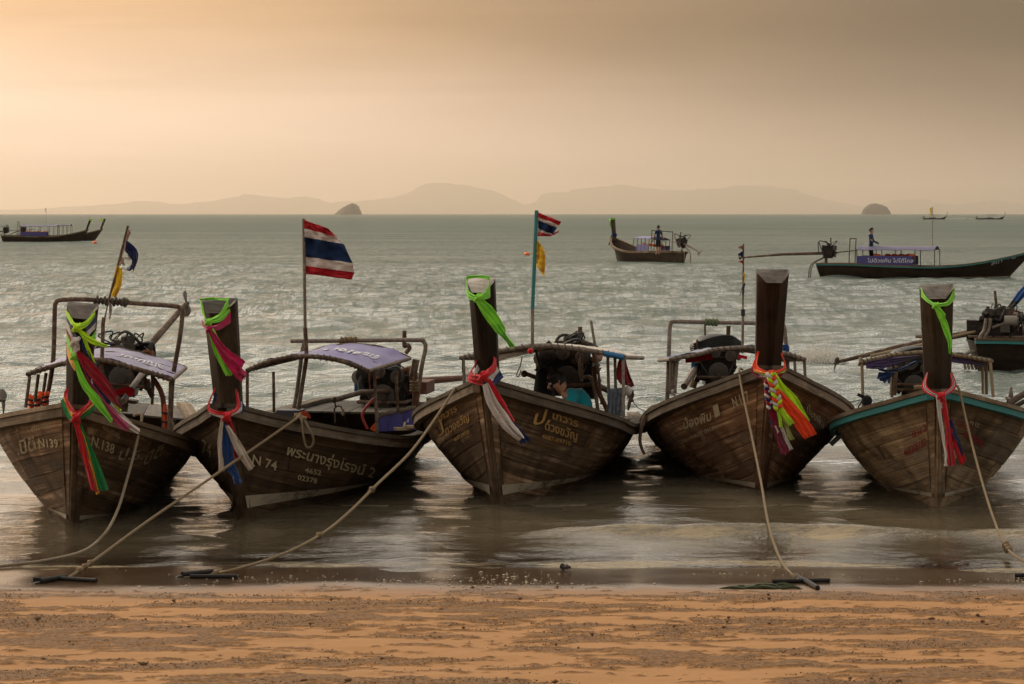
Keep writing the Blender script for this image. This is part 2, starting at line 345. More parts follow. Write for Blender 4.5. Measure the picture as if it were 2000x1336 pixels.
def raw_mesh(name, V, F, mat, attrs=None, smooth=True):
    """big numpy grid mesh"""
    me = bpy.data.meshes.new(name); V = np.ascontiguousarray(V, np.float32); F = np.ascontiguousarray(F, np.int32)
    me.vertices.add(len(V)); me.vertices.foreach_set('co', V.ravel())
    k = F.shape[1]; me.loops.add(F.size); me.loops.foreach_set('vertex_index', F.ravel())
    me.polygons.add(len(F)); me.polygons.foreach_set('loop_start', np.arange(0, F.size, k, dtype=np.int32)); me.polygons.foreach_set('loop_total', np.full(len(F), k, np.int32))
    me.update(calc_edges=True)
    if smooth: me.polygons.foreach_set('use_smooth', np.ones(len(F), bool))
    for nm, a in (attrs or {}).items():
        at_ = me.attributes.new(nm, 'FLOAT', 'POINT'); at_.data.foreach_set('value', np.ascontiguousarray(a, np.float32))
    me.materials.append(MATS[mat]); o = bpy.data.objects.new(name, me); COL.objects.link(o); return o
def gridF(n, m):
    i = np.arange(n - 1)[:, None] * m + np.arange(m - 1)[None]
    return np.stack([i, i + 1, i + m + 1, i + m], 2).reshape(-1, 4)
def vnoise(x, y, seed=0):
    """smooth value noise, numpy"""
    xi, yi = np.floor(x).astype(np.int64), np.floor(y).astype(np.int64); fx, fy = x - xi, y - yi
    fx, fy = fx * fx * (3 - 2 * fx), fy * fy * (3 - 2 * fy)
    def h(a, b):
        n = (a * 374761393 + b * 668265263 + seed * 974711) & 0x7fffffff; n = ((n ^ (n >> 13)) * 1274126177) & 0x7fffffff
        return ((n ^ (n >> 16)) & 0xffff) / 65535.0
    return (h(xi, yi) * (1 - fx) + h(xi + 1, yi) * fx) * (1 - fy) + (h(xi, yi + 1) * (1 - fx) + h(xi + 1, yi + 1) * fx) * fy
def fbm(x, y, o=4, seed=0, g=0.5):
    s, a, tot = 0, 1, 0
    for k in range(o): s = s + a * vnoise(x * 2 ** k, y * 2 ** k, seed + k * 17); tot += a; a *= g
    return s / tot
def sstep(x, a, b): t = np.clip((x - a) / (b - a), 0, 1); return t * t * (3 - 2 * t)
# ================================================================ THE SETTING
SHORE = 23.0
def beach_z(x, y):
    und = (fbm(x * 0.45 + 3.1, y * 0.3, 3, 5) - 0.5) * 0.035 + (fbm(x * 1.7, y * 1.2 + 7, 2, 9) - 0.5) * 0.010
    land = 0.045 * (SHORE - y); sea = -0.052 * (y - SHORE)
    z = np.where(y < SHORE, land, np.maximum(sea, -1.4 - 0.0004 * (y - 50)))
    return z + und * np.clip((30 - y) / 6, 0, 1)
# ---- sand
m, t, b, out = new_mat('sand')
ob = coords(t, 'Object')
pa = t.nodes.new('ShaderNodeAttribute'); pa.attribute_name = 'rough_patch'; wa = t.nodes.new('ShaderNodeAttribute'); wa.attribute_name = 'wet'
g1 = noise_n(t, ob, 180, 3, 0.7); g2 = noise_n(t, ob, 2.4, 5, 0.6); g3 = noise_n(t, mapping(t, ob, (1, 2.4, 1)), 14, 5, 0.7)
c = mix_c(t, g2, (0.285, 0.134, 0.043), (0.365, 0.180, 0.062))
c = mix_c(t, math_n(t, 'MULTIPLY', g3, 0.35), c, (0.26, 0.128, 0.044))
c = mix_c(t, math_n(t, 'MULTIPLY', pa.outputs['Fac'], 0.97), c, mix_c(t, maprange(t, noise_n(t, mapping(t, ob, (1, 1.4, 1)), 38, 5, 0.75), 0.38, 0.62), (0.070, 0.034, 0.012), (0.235, 0.115, 0.039)))
c = mix_c(t, math_n(t, 'MULTIPLY', maprange(t, g1, 0.62, 0.75), 0.35), c, (0.20, 0.12, 0.06))
c = mix_c(t, wa.outputs['Fac'], c, (0.062, 0.036, 0.019))
setc(t, b, 'Base Color', c)
setc(t, b, 'Roughness', math_n(t, 'SUBTRACT', 0.92, math_n(t, 'MULTIPLY', wa.outputs['Fac'], 0.80)))
b.inputs['Specular IOR Level'].default_value = 0.35
g4 = noise_n(t, mapping(t, ob, (1, 1.3, 1)), 45, 4, 0.7)
hh = math_n(t, 'ADD', math_n(t, 'ADD', math_n(t, 'MULTIPLY', g1, 0.5), math_n(t, 'MULTIPLY', g3, 1.0)), math_n(t, 'MULTIPLY', math_n(t, 'MULTIPLY', g4, pa.outputs['Fac']), 2.4))
bn = bump(t, b, hh, 0.35, 0.012)
LK(t, math_n(t, 'SUBTRACT', 0.5, math_n(t, 'MULTIPLY', wa.outputs['Fac'], 0.47)), bn.inputs['Strength'])

yr = np.concatenate([np.linspace(2, 14, 30), np.linspace(14.05, 23.6, 560), np.linspace(23.7, 48, 90), np.array([60., 120., 500.])])
xc = np.linspace(-1, 1, 600); xc = xc * 0.62 + np.sign(xc) * np.abs(xc) ** 5 * 0.38
def patch_mask(x, y):
    big = fbm(x * 0.33 + 11, y * 0.45 + 4, 3, 21)
    p = fbm(x * 1.5 + 2.0 * (fbm(x * 0.8, y * 1.2, 2, 77) - .5), y * 3.8, 5, 33, 0.62)
    den = 0.508 + 0.26 * (0.5 - big) + 0.10 * sstep(y, 20.2, 21.4) + 0.3 * sstep(y, 20.9, 21.6)
    den = den - 0.05 * np.exp(-((x + 1.0) / 2.0) ** 2 - ((y - 19.6) / 0.9) ** 2)
    p = p + 0.50 * (fbm(x * 7.5, y * 15, 4, 35, 0.7) - .5)
    return sstep(p, den - 0.02, den + 0.045)
def wet_mask(x, y):
    e = 20.95 + (fbm(x * 0.7 + 5, y * 0 + 2, 3, 41) - 0.5) * 0.5 + (fbm(x * 5, y * 3, 2, 43) - 0.5) * 0.22
    return 0.40 * sstep(y, e - 0.9, e + 0.1) + 0.60 * sstep(y, e - 0.15, e + 0.75)
YY, XX = np.meshgrid(yr, xc, indexing='ij'); XX = XX * (6.5 + 0.9 * np.clip(YY - 10, 0, 400))
ZZ = beach_z(XX, YY); PM = patch_mask(XX, YY) * (YY < 22); WM = wet_mask(XX, YY)
ZZ = ZZ + PM * (0.006 + 0.016 * (fbm(XX * 16, YY * 16, 3, 51) - 0.35)) + (fbm(XX * 5, YY * 7, 3, 61) - .5) * 0.014 * (1 - WM) + (fbm(XX * 1.3, YY * 1.8, 3, 63) - .5) * 0.05 * (1 - WM)
sand = raw_mesh('sand_beach', np.stack([XX, YY, ZZ], 2).reshape(-1, 3), gridF(*XX.shape), 'sand', {'rough_patch': PM.ravel(), 'wet': WM.ravel()})
tag(sand, 'golden beach sand with dark damp patches running down to a wet shoreline', 'sand', kind='structure')

# ---- sea
m, t, b, out = new_mat('sea_water'); t.nodes.remove(b)
ob = coords(t, 'Object')
da = t.nodes.new('ShaderNodeAttribute'); da.attribute_name = 'depth'; fa = t.nodes.new('ShaderNodeAttribute'); fa.attribute_name = 'foam'
sa = t.nodes.new('ShaderNodeAttribute'); sa.attribute_name = 'chop'
w1 = noise_n(t, mapping(t, ob, (1.3, 1.6, 1)), 1.8, 4, 0.6, 0.5); w2 = noise_n(t, mapping(t, ob, (0.7, 0.8, 1)), 0.8, 3, 0.55, 0.3); w3 = noise_n(t, mapping(t, ob, (1, 2.2, 1)), 9.0, 3, 0.6)
pw = noise_n(t, mapping(t, ob, (0.035, 0.10, 1)), 1.0, 3, 0.55, 0.6)
ht = math_n(t, 'ADD', math_n(t, 'ADD', math_n(t, 'MULTIPLY', w1, 0.16), math_n(t, 'MULTIPLY', w2, 0.26)), math_n(t, 'MULTIPLY', w3, 0.085))
bp = t.nodes.new('ShaderNodeBump'); bp.inputs['Distance'].default_value = 1.0; LK(t, ht, bp.inputs['Height'])
LK(t, math_n(t, 'MULTIPLY', sa.outputs['Fac'], maprange(t, pw, 0.36, 0.64, 0.7, 1.2)), bp.inputs['Strength'])
fr = t.nodes.new('ShaderNodeFresnel'); fr.inputs[0].default_value = 1.33; LK(t, bp.outputs[0], fr.inputs['Normal'])
gl = t.nodes.new('ShaderNodeBsdfGlossy'); gl.inputs['Roughness'].default_value = 0.035; gl.inputs['Color'].default_value = (0.97, 0.97, 0.97, 1); LK(t, bp.outputs[0], gl.inputs['Normal'])
df = t.nodes.new('ShaderNodeBsdfDiffuse'); LK(t, bp.outputs[0], df.inputs['Normal'])
gn = noise_n(t, mapping(t, ob, (0.012, 0.05, 1)), 1.0, 3, 0.5)
deepc = mix_c(t, maprange(t, gn, 0.35, 0.65), (0.092, 0.118, 0.099), (0.128, 0.150, 0.128))
LK(t, mix_c(t, maprange(t, da.outputs['Fac'], 0.1, 1.1), (0.125, 0.098, 0.060), deepc), df.inputs[0])
tr = t.nodes.new('ShaderNodeBsdfTransparent'); tr.inputs[0].default_value = (0.93, 0.90, 0.82, 1)
tm = t.nodes.new('ShaderNodeMixShader'); LK(t, math_n(t, 'SUBTRACT', 1.0, math_n(t, 'EXPONENT', math_n(t, 'MULTIPLY', da.outputs['Fac'], -7.0))), tm.inputs[0]); LK(t, tr.outputs[0], tm.inputs[1]); LK(t, df.outputs[0], tm.inputs[2])
m1 = t.nodes.new('ShaderNodeMixShader'); far = t.nodes.new('ShaderNodeAttribute'); far.attribute_name = 'far'
midm = t.nodes.new('ShaderNodeAttribute'); midm.attribute_name = 'mid'
facA = noise_n(t, mapping(t, ob, (7.0, 0.85, 1)), 0.75, 3, 0.6, 0.2); facB = noise_n(t, mapping(t, ob, (2.6, 0.24, 1)), 0.75, 3, 0.6, 0.2)
fac = math_n(t, 'ADD', math_n(t, 'MULTIPLY', facA, 0.55), math_n(t, 'MULTIPLY', facB, 0.45))
fcut = maprange(t, fac, 0.42, 0.54, 0.36, 1.0)
frx = mix_c(t, 1.0, mix_c(t, math_n(t, 'MULTIPLY', midm.outputs['Fac'], 0.8), (1, 1, 1), fcut), mix_c(t, far.outputs['Fac'], (1, 1, 1), (0.34, 0.34, 0.34)), 'MULTIPLY')
frm = t.nodes.new('ShaderNodeMath'); frm.operation = 'MULTIPLY'; LK(t, fr.outputs[0], frm.inputs[0]); LK(t, frx, frm.inputs[1])
LK(t, frm.outputs[0], m1.inputs[0]); LK(t, tm.outputs[0], m1.inputs[1]); LK(t, gl.outputs[0], m1.inputs[2])
fo = t.nodes.new('ShaderNodeBsdfDiffuse'); fn = noise_n(t, mapping(t, ob, (1, 2.2, 1)), 9, 6, 0.75, 1.4)
LK(t, mix_c(t, fn, (0.20, 0.155, 0.092), (0.46, 0.375, 0.255)), fo.inputs[0]); LK(t, bp.outputs[0], fo.inputs['Normal'])
ff = math_n(t, 'MULTIPLY', math_n(t, 'MULTIPLY', fa.outputs['Fac'], 0.82), maprange(t, math_n(t, 'ADD', fn, math_n(t, 'MULTIPLY', fa.outputs['Fac'], 0.30)), 0.48, 0.80), clamp=True)
m2 = t.nodes.new('ShaderNodeMixShader'); LK(t, ff, m2.inputs[0]); LK(t, m1.outputs[0], m2.inputs[1]); LK(t, fo.outputs[0], m2.inputs[2]); LK(t, m2.outputs[0], out.inputs[0])

yr = np.concatenate([np.arange(22.2, 28, 0.025), np.arange(28, 62, 0.10), np.arange(62, 160, 0.26), np.arange(160, 460, 1.0), 460 * (94000 / 460) ** np.linspace(0, 1, 150)])
xc = np.linspace(-1, 1, 480); xc = xc * 0.55 + np.sign(xc) * np.abs(xc) ** 5 * 0.45
YY, XX = np.meshgrid(yr, xc, indexing='ij'); XX = XX * (5.0 + 0.40 * YY)
ZZ = np.zeros_like(XX); dyr = np.gradient(yr)[:, None]
calm = 0.20 + 0.80 * sstep(YY, 27, 44)
warp = [(fbm(XX * 0.25 / L_ + i, YY * 0.25 / L_, 2, 90 + i)) for i, L_ in enumerate((0.4, 0.8, 1.6, 3.2, 6.0))]
for k in range(64):
    lam = 0.28 * (9.0 / 0.28) ** (k / 63); ang = RNG.uniform(-1.2, 1.2); kx, ky = math.sin(ang) * 2 * math.pi / lam, math.cos(ang) * 2 * math.pi / lam
    ok = np.clip((lam / dyr - 3) / 3, 0, 1)
    if ok.max() > 0: ZZ += ok * (calm if lam < 2.2 else calm * sstep(YY, 34, 70)) * lam * 0.0088 * min(1.0, (1.8 / lam) ** 1.7) * np.sin(kx * XX + ky * YY + RNG.uniform(0, 6.28) + 1.8 * warp[min(4, max(0, int(round(math.log2(lam / 0.4)))))] * (1 if k % 2 else -1))
env = sstep(XX, -0.35, 0.9) * (0.35 + 1.2 * fbm(XX * 0.9, XX * 0 + 1.5, 3, 101)) + 0.55 * np.exp(-((XX + 0.9) / 0.55) ** 2) * fbm(XX * 3, XX * 0, 3, 105) + 0.22 * np.exp(-((XX + 3.0) / 0.8) ** 2)
yc = 25.35 + 0.10 * np.sin(XX * 0.9 + 0.6) + (fbm(XX * 1.6, XX * 0, 3, 103) - .5) * 0.22
d = YY - yc
ZZ += 0.095 * env * np.where(d > 0, np.exp(-(d / 0.40) ** 2), np.exp(-(np.abs(d) / 0.15) ** 1.6))
bz = beach_z(XX, YY); dep = np.clip(ZZ - bz, 0, 3)
foam = env * sstep(d + 0.4 * (fbm(XX * 1.8, YY * 0, 4, 109) - .5), -0.36, -0.06) * sstep(-d, -0.05, 0.03) * np.clip(-0.1 + 1.9 * fbm(XX * 2.6, YY * 7, 4, 107), 0, 1)
edge = 23.42 + (fbm(XX * 0.6 + 9, XX * 0, 3, 111) - .5) * 0.5
foam = np.maximum(foam, 0.75 * sstep(YY, 22.4, 23.0) * sstep(-YY, -(edge + 0.22), -(edge - 0.05)) * sstep(fbm(XX * 1.4, YY * 4.5, 4, 113), 0.34, 0.58))
ln = 23.02 + (fbm(XX * 0.5 + 2, XX * 0, 3, 117) - .5) * 0.4
foam = np.maximum(foam, 0.9 * np.exp(-((YY - ln) / 0.03) ** 2) * sstep(fbm(XX * 1.1, YY * 0, 2, 119), 0.3, 0.5))
wh = 0.0 * sstep(fbm(XX * 0.05, YY * 0.12, 3, 131), 0.60, 0.72) * (YY > 60) * (YY < 1500) * 0.18
foam = np.maximum(foam, wh)
chop = 0.16 + 0.34 * sstep(YY, 25, 44) + 0.50 * sstep(YY, 50, 140)
sea = raw_mesh('sea', np.stack([XX, YY, ZZ], 2).reshape(-1, 3), gridF(*XX.shape), 'sea_water', {'far': sstep(np.log(YY), math.log(90), math.log(700)).ravel(), 'mid': (0.25 * sstep(YY, 30, 45) + 0.75 * sstep(YY, 45, 80)).ravel(), 'depth': dep.ravel(), 'foam': foam.ravel(), 'chop': chop.ravel()})
tag(sea, 'grey green rippled sea turning brown and calm at the shore', 'sea', kind='structure')

# ---- far hills and islets
def rock_mat(name, a, bcol):
    m, t, b, out = new_mat(name); n = noise_n(t, coords(t), 0.012, 6, 0.65)
    setc(t, b, 'Base Color', mix_c(t, n, a, bcol)); setc(t, b, 'Roughness', 0.95); return m
rock_mat('hill_forest', (0.03, 0.045, 0.035), (0.06, 0.07, 0.05)); rock_mat('islet_rock', (0.05, 0.06, 0.045), (0.15, 0.13, 0.105))
ridge = np.array([(-500, 410), (-250, 404), (-60, 410), (60, 409), (180, 402), (240, 396), (290, 391), (340, 400), (420, 394), (455, 384), (480, 378), (500, 380), (540, 388), (575, 384), (600, 385), (640, 398), (680, 394), (740, 391), (790, 379), (830, 362), (860, 357), (890, 361), (920, 361), (960, 373), (1000, 394), (1023, 404), (1040, 392), (1085, 372), (1112, 378), (1160, 364), (1220, 359), (1265, 369), (1330, 372), (1400, 367), (1440, 361), (1500, 364), (1560, 372), (1600, 388), (1640, 396), (1690, 405), (1740, 395), (1780, 388), (1830, 396), (1860, 403), (1920, 393), (1960, 392), (2010, 402), (2200, 388), (2500, 398)], float)
def hill_range(name, ridge, Y, depth, mat, label, seed):
    px = np.linspace(ridge[0, 0], ridge[-1, 0], 420); py = np.interp(px, ridge[:, 0], ridge[:, 1])
    py = np.convolve(np.pad(py, 2, 'edge'), np.ones(5) / 5, 'valid') + (fbm(px * 0.06, px * 0, 4, seed + 9) - .5) * 5.0 * np.clip((418 - py) / 30, 0, 1)
    w = np.linspace(-1, 1, 22)
    x = (px - 1000) / FPX * Y; h = CAM_H + (418 - py) / FPX * Y
    Xg = np.repeat(x[None], 22, 0) + (fbm(np.repeat(px[None], 22, 0) * 0.03, w[:, None] * 3 + px[None] * 0, 3, seed) - .5) * depth * 0.2
    prof = np.clip(1 - np.abs(w[:, None]) ** 1.3, 0, 1) * (0.8 + 0.4 * fbm(px[None] * 0.05 + w[:, None] * 0, w[:, None] * 4 + px[None] * 0, 4, seed + 1))
    prof = np.where(np.abs(w[:, None]) < 0.06, 1.0, np.minimum(prof, 0.97))
    Z = -3 + (h[None] + 3) * prof; Yg = Y + w[:, None] * depth + x[None] * 0
    o = raw_mesh(name, np.stack([Xg, Yg, Z], 2).reshape(-1, 3), gridF(22, 420), mat)
    return tag(o, label, 'hills', kind='structure')
hill_range('hills', ridge, 80000, 3500, 'hill_forest', 'long range of pale hazy hills on the horizon', 3)
def islet(pts, Y, label, seed):
    """craggy rock: its skyline given in photo pixels, its body as deep as it is wide"""
    pts = np.array(pts, float); px = np.linspace(pts[0, 0], pts[-1, 0], 90); py = np.interp(px, pts[:, 0], pts[:, 1]) + (fbm(px * 0.5, px * 0, 4, seed) - .5) * 2.0
    x = (px - 1000) / FPX * Y; h = np.maximum(CAM_H + (418 - py) / FPX * Y, -2); w = np.linspace(-1, 1, 34); dep = (x[-1] - x[0]) * 0.42
    prof = np.clip(1 - np.abs(w[:, None]) ** 2.6, 0, 1) * (0.86 + 0.28 * fbm(px[None] * 0.3 + w[:, None], w[:, None] * 5 + px[None] * 0.1, 4, seed + 1)); prof = np.where(np.abs(w[:, None]) < 0.04, 1, np.minimum(prof, 0.985))
    Z = -4 + (h[None] + 4) * prof; Xg = x[None] + (fbm(px[None] * 0.25, w[:, None] * 6, 3, seed + 2) - .5) * dep * 0.15; Yg = Y + w[:, None] * dep * (0.5 + 0.5 * np.sin(np.linspace(0, np.pi, 90)))[None]
    o = raw_mesh('rock_islet', np.stack([Xg, Yg, Z], 2).reshape(-1, 3), gridF(34, 90), 'islet_rock'); tag(o, label, 'islet', group='rock islets on the horizon')
islet([(652, 419), (660, 413), (670, 405), (678, 401), (687, 397), (694, 398), (701, 404), (704, 411), (707, 419)], 15000, 'grey rock islet with a sloping left side, standing on the horizon left of centre', 5)
islet([(1682, 419), (1686, 409), (1692, 402), (1700, 398.5), (1711, 397), (1722, 400), (1731, 404), (1736, 411), (1740, 419)], 17000, 'rounded grey rock islet on the horizon at the right', 8)

# ---- the air
hm = bpy.data.materials.new('haze_air'); hm.use_nodes = True; t = hm.node_tree; t.nodes.clear()
pv = t.nodes.new('ShaderNodeVolumePrincipled'); pv.inputs['Color'].default_value = (1.0, 0.872, 0.74, 1); pv.inputs['Density'].default_value = 2.6e-5; pv.inputs['Anisotropy'].default_value = 0.86
oo = t.nodes.new('ShaderNodeOutputMaterial'); LK(t, pv.outputs[0], oo.inputs['Volume']); MATS['haze_air'] = hm
hz = MB().box((0, 47000, 508), (70000, 98000, 1024)).build('haze', 'haze_air', smooth=False)
tag(hz, 'warm haze hanging over the sea and softening the far hills', 'haze', kind='stuff')
# ================================================================ LONG-TAIL BOATS
class Boat:
    """local frame: x to the photo's right, y from bow to stern, z up; origin at the stem foot on the waterline"""
    def __init__(s, label, X, Y, psi, B, hb, hm, rake, ub, roll, top, L=8.4, name='longtail_boat', pw=(0.30, 0.24), group='long-tail boats', sr=.10):
        s.X, s.Y, s.psi, s.B, s.hb, s.hm, s.rake, s.ub, s.roll, s.top, s.L = X, Y, R(psi), B, hb, hm, rake, ub, R(roll), top, L
        s.pw = pw; s.cross = False; s.st = .5; s.sr = sr
        s.M = Matrix.Translation((X, Y, 0)) @ Euler((0, s.roll, s.psi)).to_matrix().to_4x4()
        s.Mn = np.array(s.M); s.Mi = np.array(s.M.inverted())
        s.root = empty(name, s.M); tag(s.root, label, 'boat', group)
    def w(s, P): P = np.atleast_2d(np.asarray(P, float)); return P @ s.Mn[:3, :3].T + s.Mn[:3, 3]
    def loc(s, px, py, y):
        """photo pixel + distance aft -> local point"""
        o = s.Mi[:3, :3] @ np.array([0, 0, CAM_H]) + s.Mi[:3, 3]; d = s.Mi[:3, :3] @ np.array([(px - 1000) / FPX, 1, -(py - 418) / FPX])
        return o + d * ((y - o[0]) / d[0]) if s.cross else o + d * ((y - o[1]) / d[1])   # a boat lying across the view: y is then the offset from its centre line
    def locs(s, pts, y):
        ys = y if np.ndim(y) else [y] * len(pts)
        return np.array([s.loc(p[0], p[1], yy) for p, yy in zip(pts, ys)])
    def half(s, u):
        u = np.asarray(u, float)
        return np.where(u < s.ub, s.B * (1 - (1 - np.clip(u / s.ub, 0, 1)) ** 1.9), s.B * (1 - s.st * np.clip((u - s.ub) / (s.L - s.ub), 0, 1) ** 2))
    def sheer(s, u): u = np.asarray(u, float); return s.hm + (s.hb - s.hm) * np.clip(1 - u / 4.6, 0, 1) ** 2 + s.sr * np.clip((u - 4.2) / 3.6, 0, 1) ** 1.6
    def stem_y(s, z): z = np.asarray(z, float); return np.where(z > 0, -s.rake * z / s.hb, -z * 0.9)
    def surf(s, v, w, side, off=0.0):
        """hull surface: v 0 keel .. 1 sheer, w 0 stem .. 1 stern"""
        v, w = np.broadcast_arrays(np.asarray(v, float), np.asarray(w, float)); zk = -0.30
        u = w * s.L; zs = zk + (s.hb - zk) * v; y0 = s.stem_y(zs); y1 = s.L - s.rake - 0.25 * (1 - v)
        y = y0 + (y1 - y0) * w
        p = 1.10 + 0.25 * np.clip((w - 0.3) / 0.4, 0, 1); q = 1.0 + 0.45 * np.clip(w / 0.25, 0, 1)
        b = s.half(u) * (1 - (1 - v) ** p); z = zk + (s.sheer(u) - 0.048 - zk) * v ** q
        zk2 = 0.16 * np.clip((w - 0.7) / 0.3, 0, 1) ** 2; z = z + zk2 * (1 - v)
        b = b + 0.035 - 0.045 * v * np.clip(w / 0.06, 0, 1)      # the gunwale stands out past the planks
        return np.stack([side * (b + off), y, z], -1)
    def surf_n(s, v, w, side, off):
        e = 1e-3; P = s.surf(v, w, side); du = s.surf(np.clip(v + e, 0, 1.01), w, side) - s.surf(v - e, w, side); dw = s.surf(v, w + e, side) - s.surf(v, w - e, side)
        Nn = np.cross(du, dw) * side; Nn /= np.linalg.norm(Nn, axis=-1)[..., None] + 1e-12
        Nn = np.where((Nn[..., :1] * side) < 0, -Nn, Nn); return P + Nn * off

WB = (np.linspace(0, 1, 40) ** 1.5)
def build_hull(B, wood='hull_wood', gun='gunwale_wood', rail=None, strakes=9, stripe=True, post='post_wood', post_end='post_end', simple=False, stripe_z=(0.02, 0.12), stripe_len=0.42, red_keel=True, keelmat='keel_paint', stem=None):
    rt = B.root; nw = 26 if simple else 40
    W_ = np.linspace(0, 1, nw) ** 1.5; V_ = np.linspace(0, 1, 9 if simple else 14)
    # inner shell (planks sit on it)
    mb = MB()
    for side in (-1, 1):
        P = B.surf(V_[:, None], W_[None, :], side, 0.0); UV = np.stack([P[..., 1], np.repeat(V_[:, None], nw, 1) * 1.2], -1)
        mb.grid(P, UV, flip=side > 0); Q = B.surf(V_[:, None], W_[None, :], side, -0.035); mb.grid(Q, UV, flip=side < 0)
    tv = B.surf(V_, 1.0, 1); mb.grid(np.stack([tv * np.array([-1, 1, 1]), tv], 0) + np.array([0, 0.0, 0]))   # transom
    kv = B.surf(0.0, W_, 1); mb.grid(np.stack([kv * np.array([-1, 1, 1]), kv], 0))
    hull = mb.build('hull', wood, rt)
    if not simple:
        rs = random.Random(int(B.X * 100))
        vb = [0.0] + [0.10 + 0.90 * (k + rs.uniform(-.08, .08)) / (strakes - 1) for k in range(strakes - 1)] + [1.0]
        for side in (-1, 1):
            for k in range(strakes):
                cuts = [0.012, rs.uniform(.10, .34), rs.uniform(.45, .70), 1.0]
                if k == 0: cuts = [0.012, 0.4, 1.0]
                for a, c in zip(cuts[:-1], cuts[1:]):
                    ws = np.linspace(a + (0.0006 if a > .02 else 0), c - 0.0006, 8 if c < .5 else 6); g = 0.0036
                    v0, v1 = vb[k] + g, vb[k + 1] - g; o = 0.011 + rs.uniform(-.0025, .0025)
                    ring = []
                    for vv, of in ((v0, -0.002), (v0, o), (v1, o), (v1, -0.002)): ring.append(B.surf_n(np.full_like(ws, vv), ws, side, of))
                    ring = np.array(ring); n = len(ws)
                    F = [(i * n + j, i * n + j + 1, ((i + 1) % 4) * n + j + 1, ((i + 1) % 4) * n + j) for i in range(4) for j in range(n - 1)]
                    F += [(0, n, 2 * n, 3 * n), (4 * n - 1, 3 * n - 1, 2 * n - 1, n - 1)]
                    if side < 0: F = [f[::-1] for f in F]
                    uo = rs.uniform(0, 9); al = np.concatenate([[0], np.cumsum(np.linalg.norm(np.diff(ring[1], axis=0), axis=1))]); UV = np.stack([np.repeat(al[None], 4, 0) + uo, np.repeat(np.array([v0, v0, v1, v1])[:, None], n, 1) * 1.3 + uo], -1)
                    MB().add(ring, F, UV).build('plank', keelmat if (k == 0 and red_keel) else wood, hull)
    # painted boot stripe
    if stripe:
        for side in (-1, 1):
            ws = np.linspace(0.004, stripe_len, 30); zt0, zt1 = stripe_z
            def v_at(z, w):
                vs = np.linspace(0, 1, 300); zz = B.surf(vs[:, None], w[None, :], side)[..., 2]; return np.array([np.interp(zc, zz[:, i], vs) for i, zc in enumerate(z)])
            k = 1 - ws / stripe_len; lo = zt0 + 0.0 * ws + 0.01 * (1 - k); hi = lo + (zt1 - zt0) * k ** 0.9 + 0.004
            P0 = B.surf_n(v_at(lo, ws), ws, side, 0.0205); P1 = B.surf_n(v_at((lo + hi) / 2, ws), ws, side, 0.0205); P2 = B.surf_n(v_at(hi, ws), ws, side, 0.0205)
            MB().grid(np.stack([P0, P1, P2]), flip=side > 0).build('boot_stripe', 'stripe_paint', rt)
    # gunwale cap and rub rail, swept along the sheer
    us = np.linspace(0, 1, nw)
    for side in (-1, 1):
        P = B.surf(1.0, W_, side); P[:, 2] += 0.0
        def sweep(x0, x1, z0, z1):
            ring = np.stack([P + np.array([side * a, 0, c]) for a, c in ((x0, z0), (x1, z0), (x1, z1), (x0, z1))]); n = nw
            F = [(i * n + j, i * n + j + 1, ((i + 1) % 4) * n + j + 1, ((i + 1) % 4) * n + j) for i in range(4) for j in range(n - 1)] + [(0, n, 2 * n, 3 * n), (4 * n - 1, 3 * n - 1, 2 * n - 1, n - 1)]
            if side < 0: F = [f[::-1] for f in F]
            return ring, F, np.stack([ring[..., 1], np.array([0, .1, .2, .3])[:, None] + ring[..., 1] * 0], -1)
        MB().add(*sweep(-0.055, 0.090, 0.012, 0.052)).build('gunwale', gun, rt)
        MB().add(*sweep(0.006, 0.072, -0.046 if rail else -0.066, 0.0095)).build('rub_rail', rail or gun, rt)
    if not simple:
        # breast hook behind the post, floor, thwarts, stern deck
        u0, u1 = 0.05, 0.62; hkt = B.surf(1.0, np.linspace(u0, u1, 8) / B.L, 1); hk2 = hkt * np.array([-1, 1, 1]); hz_ = np.array([0, 0, 0.018])
        MB().sheet(np.stack([hk2 - hz_, (hkt + hk2) / 2 + hz_ * 1.0, hkt - hz_]), 0.03).build('fore_deck', gun, rt)
        for a, c in ((0.66, 0.90),):
            s1 = B.surf(0.42, np.linspace(.12, .97, 14), 1) * np.array([0.96, 1, 1]); MB().sheet(np.stack([s1 * np.array([-1, 1, 1]), s1 * np.array([0, 1, 1]) , s1]), 0.02).build('floor_deck', 'inner_wood', rt)
        for w in (0.36, 0.5, 0.64):
            s1 = B.surf(0.80, w, 1); MB().box((0, s1[1], s1[2]), (s1[0] * 1.9, 0.20, 0.03)).build('thwart', 'deck_wood', rt)
        w5 = np.linspace(.83, .995, 6); d1 = B.surf(0.985, w5, 1) * np.array([0.985, 1, 1])
        for k in range(5):
            f0, f1 = -1 + 0.4 * k + 0.006, -1 + 0.4 * (k + 1) - 0.006
            MB().sheet(np.stack([d1 * np.array([f0, 1, 1]), d1 * np.array([f1, 1, 1])]), 0.02).build('stern_plank', 'deck_wood', rt)
        for w in np.linspace(.14, .80, 9):
            for side in (-1, 1):
                vs = np.linspace(.35, .99, 7); P = B.surf(vs, w, side, -0.055); MB().tube(P, 0.018, 5).build('rib', 'inner_wood', rt)
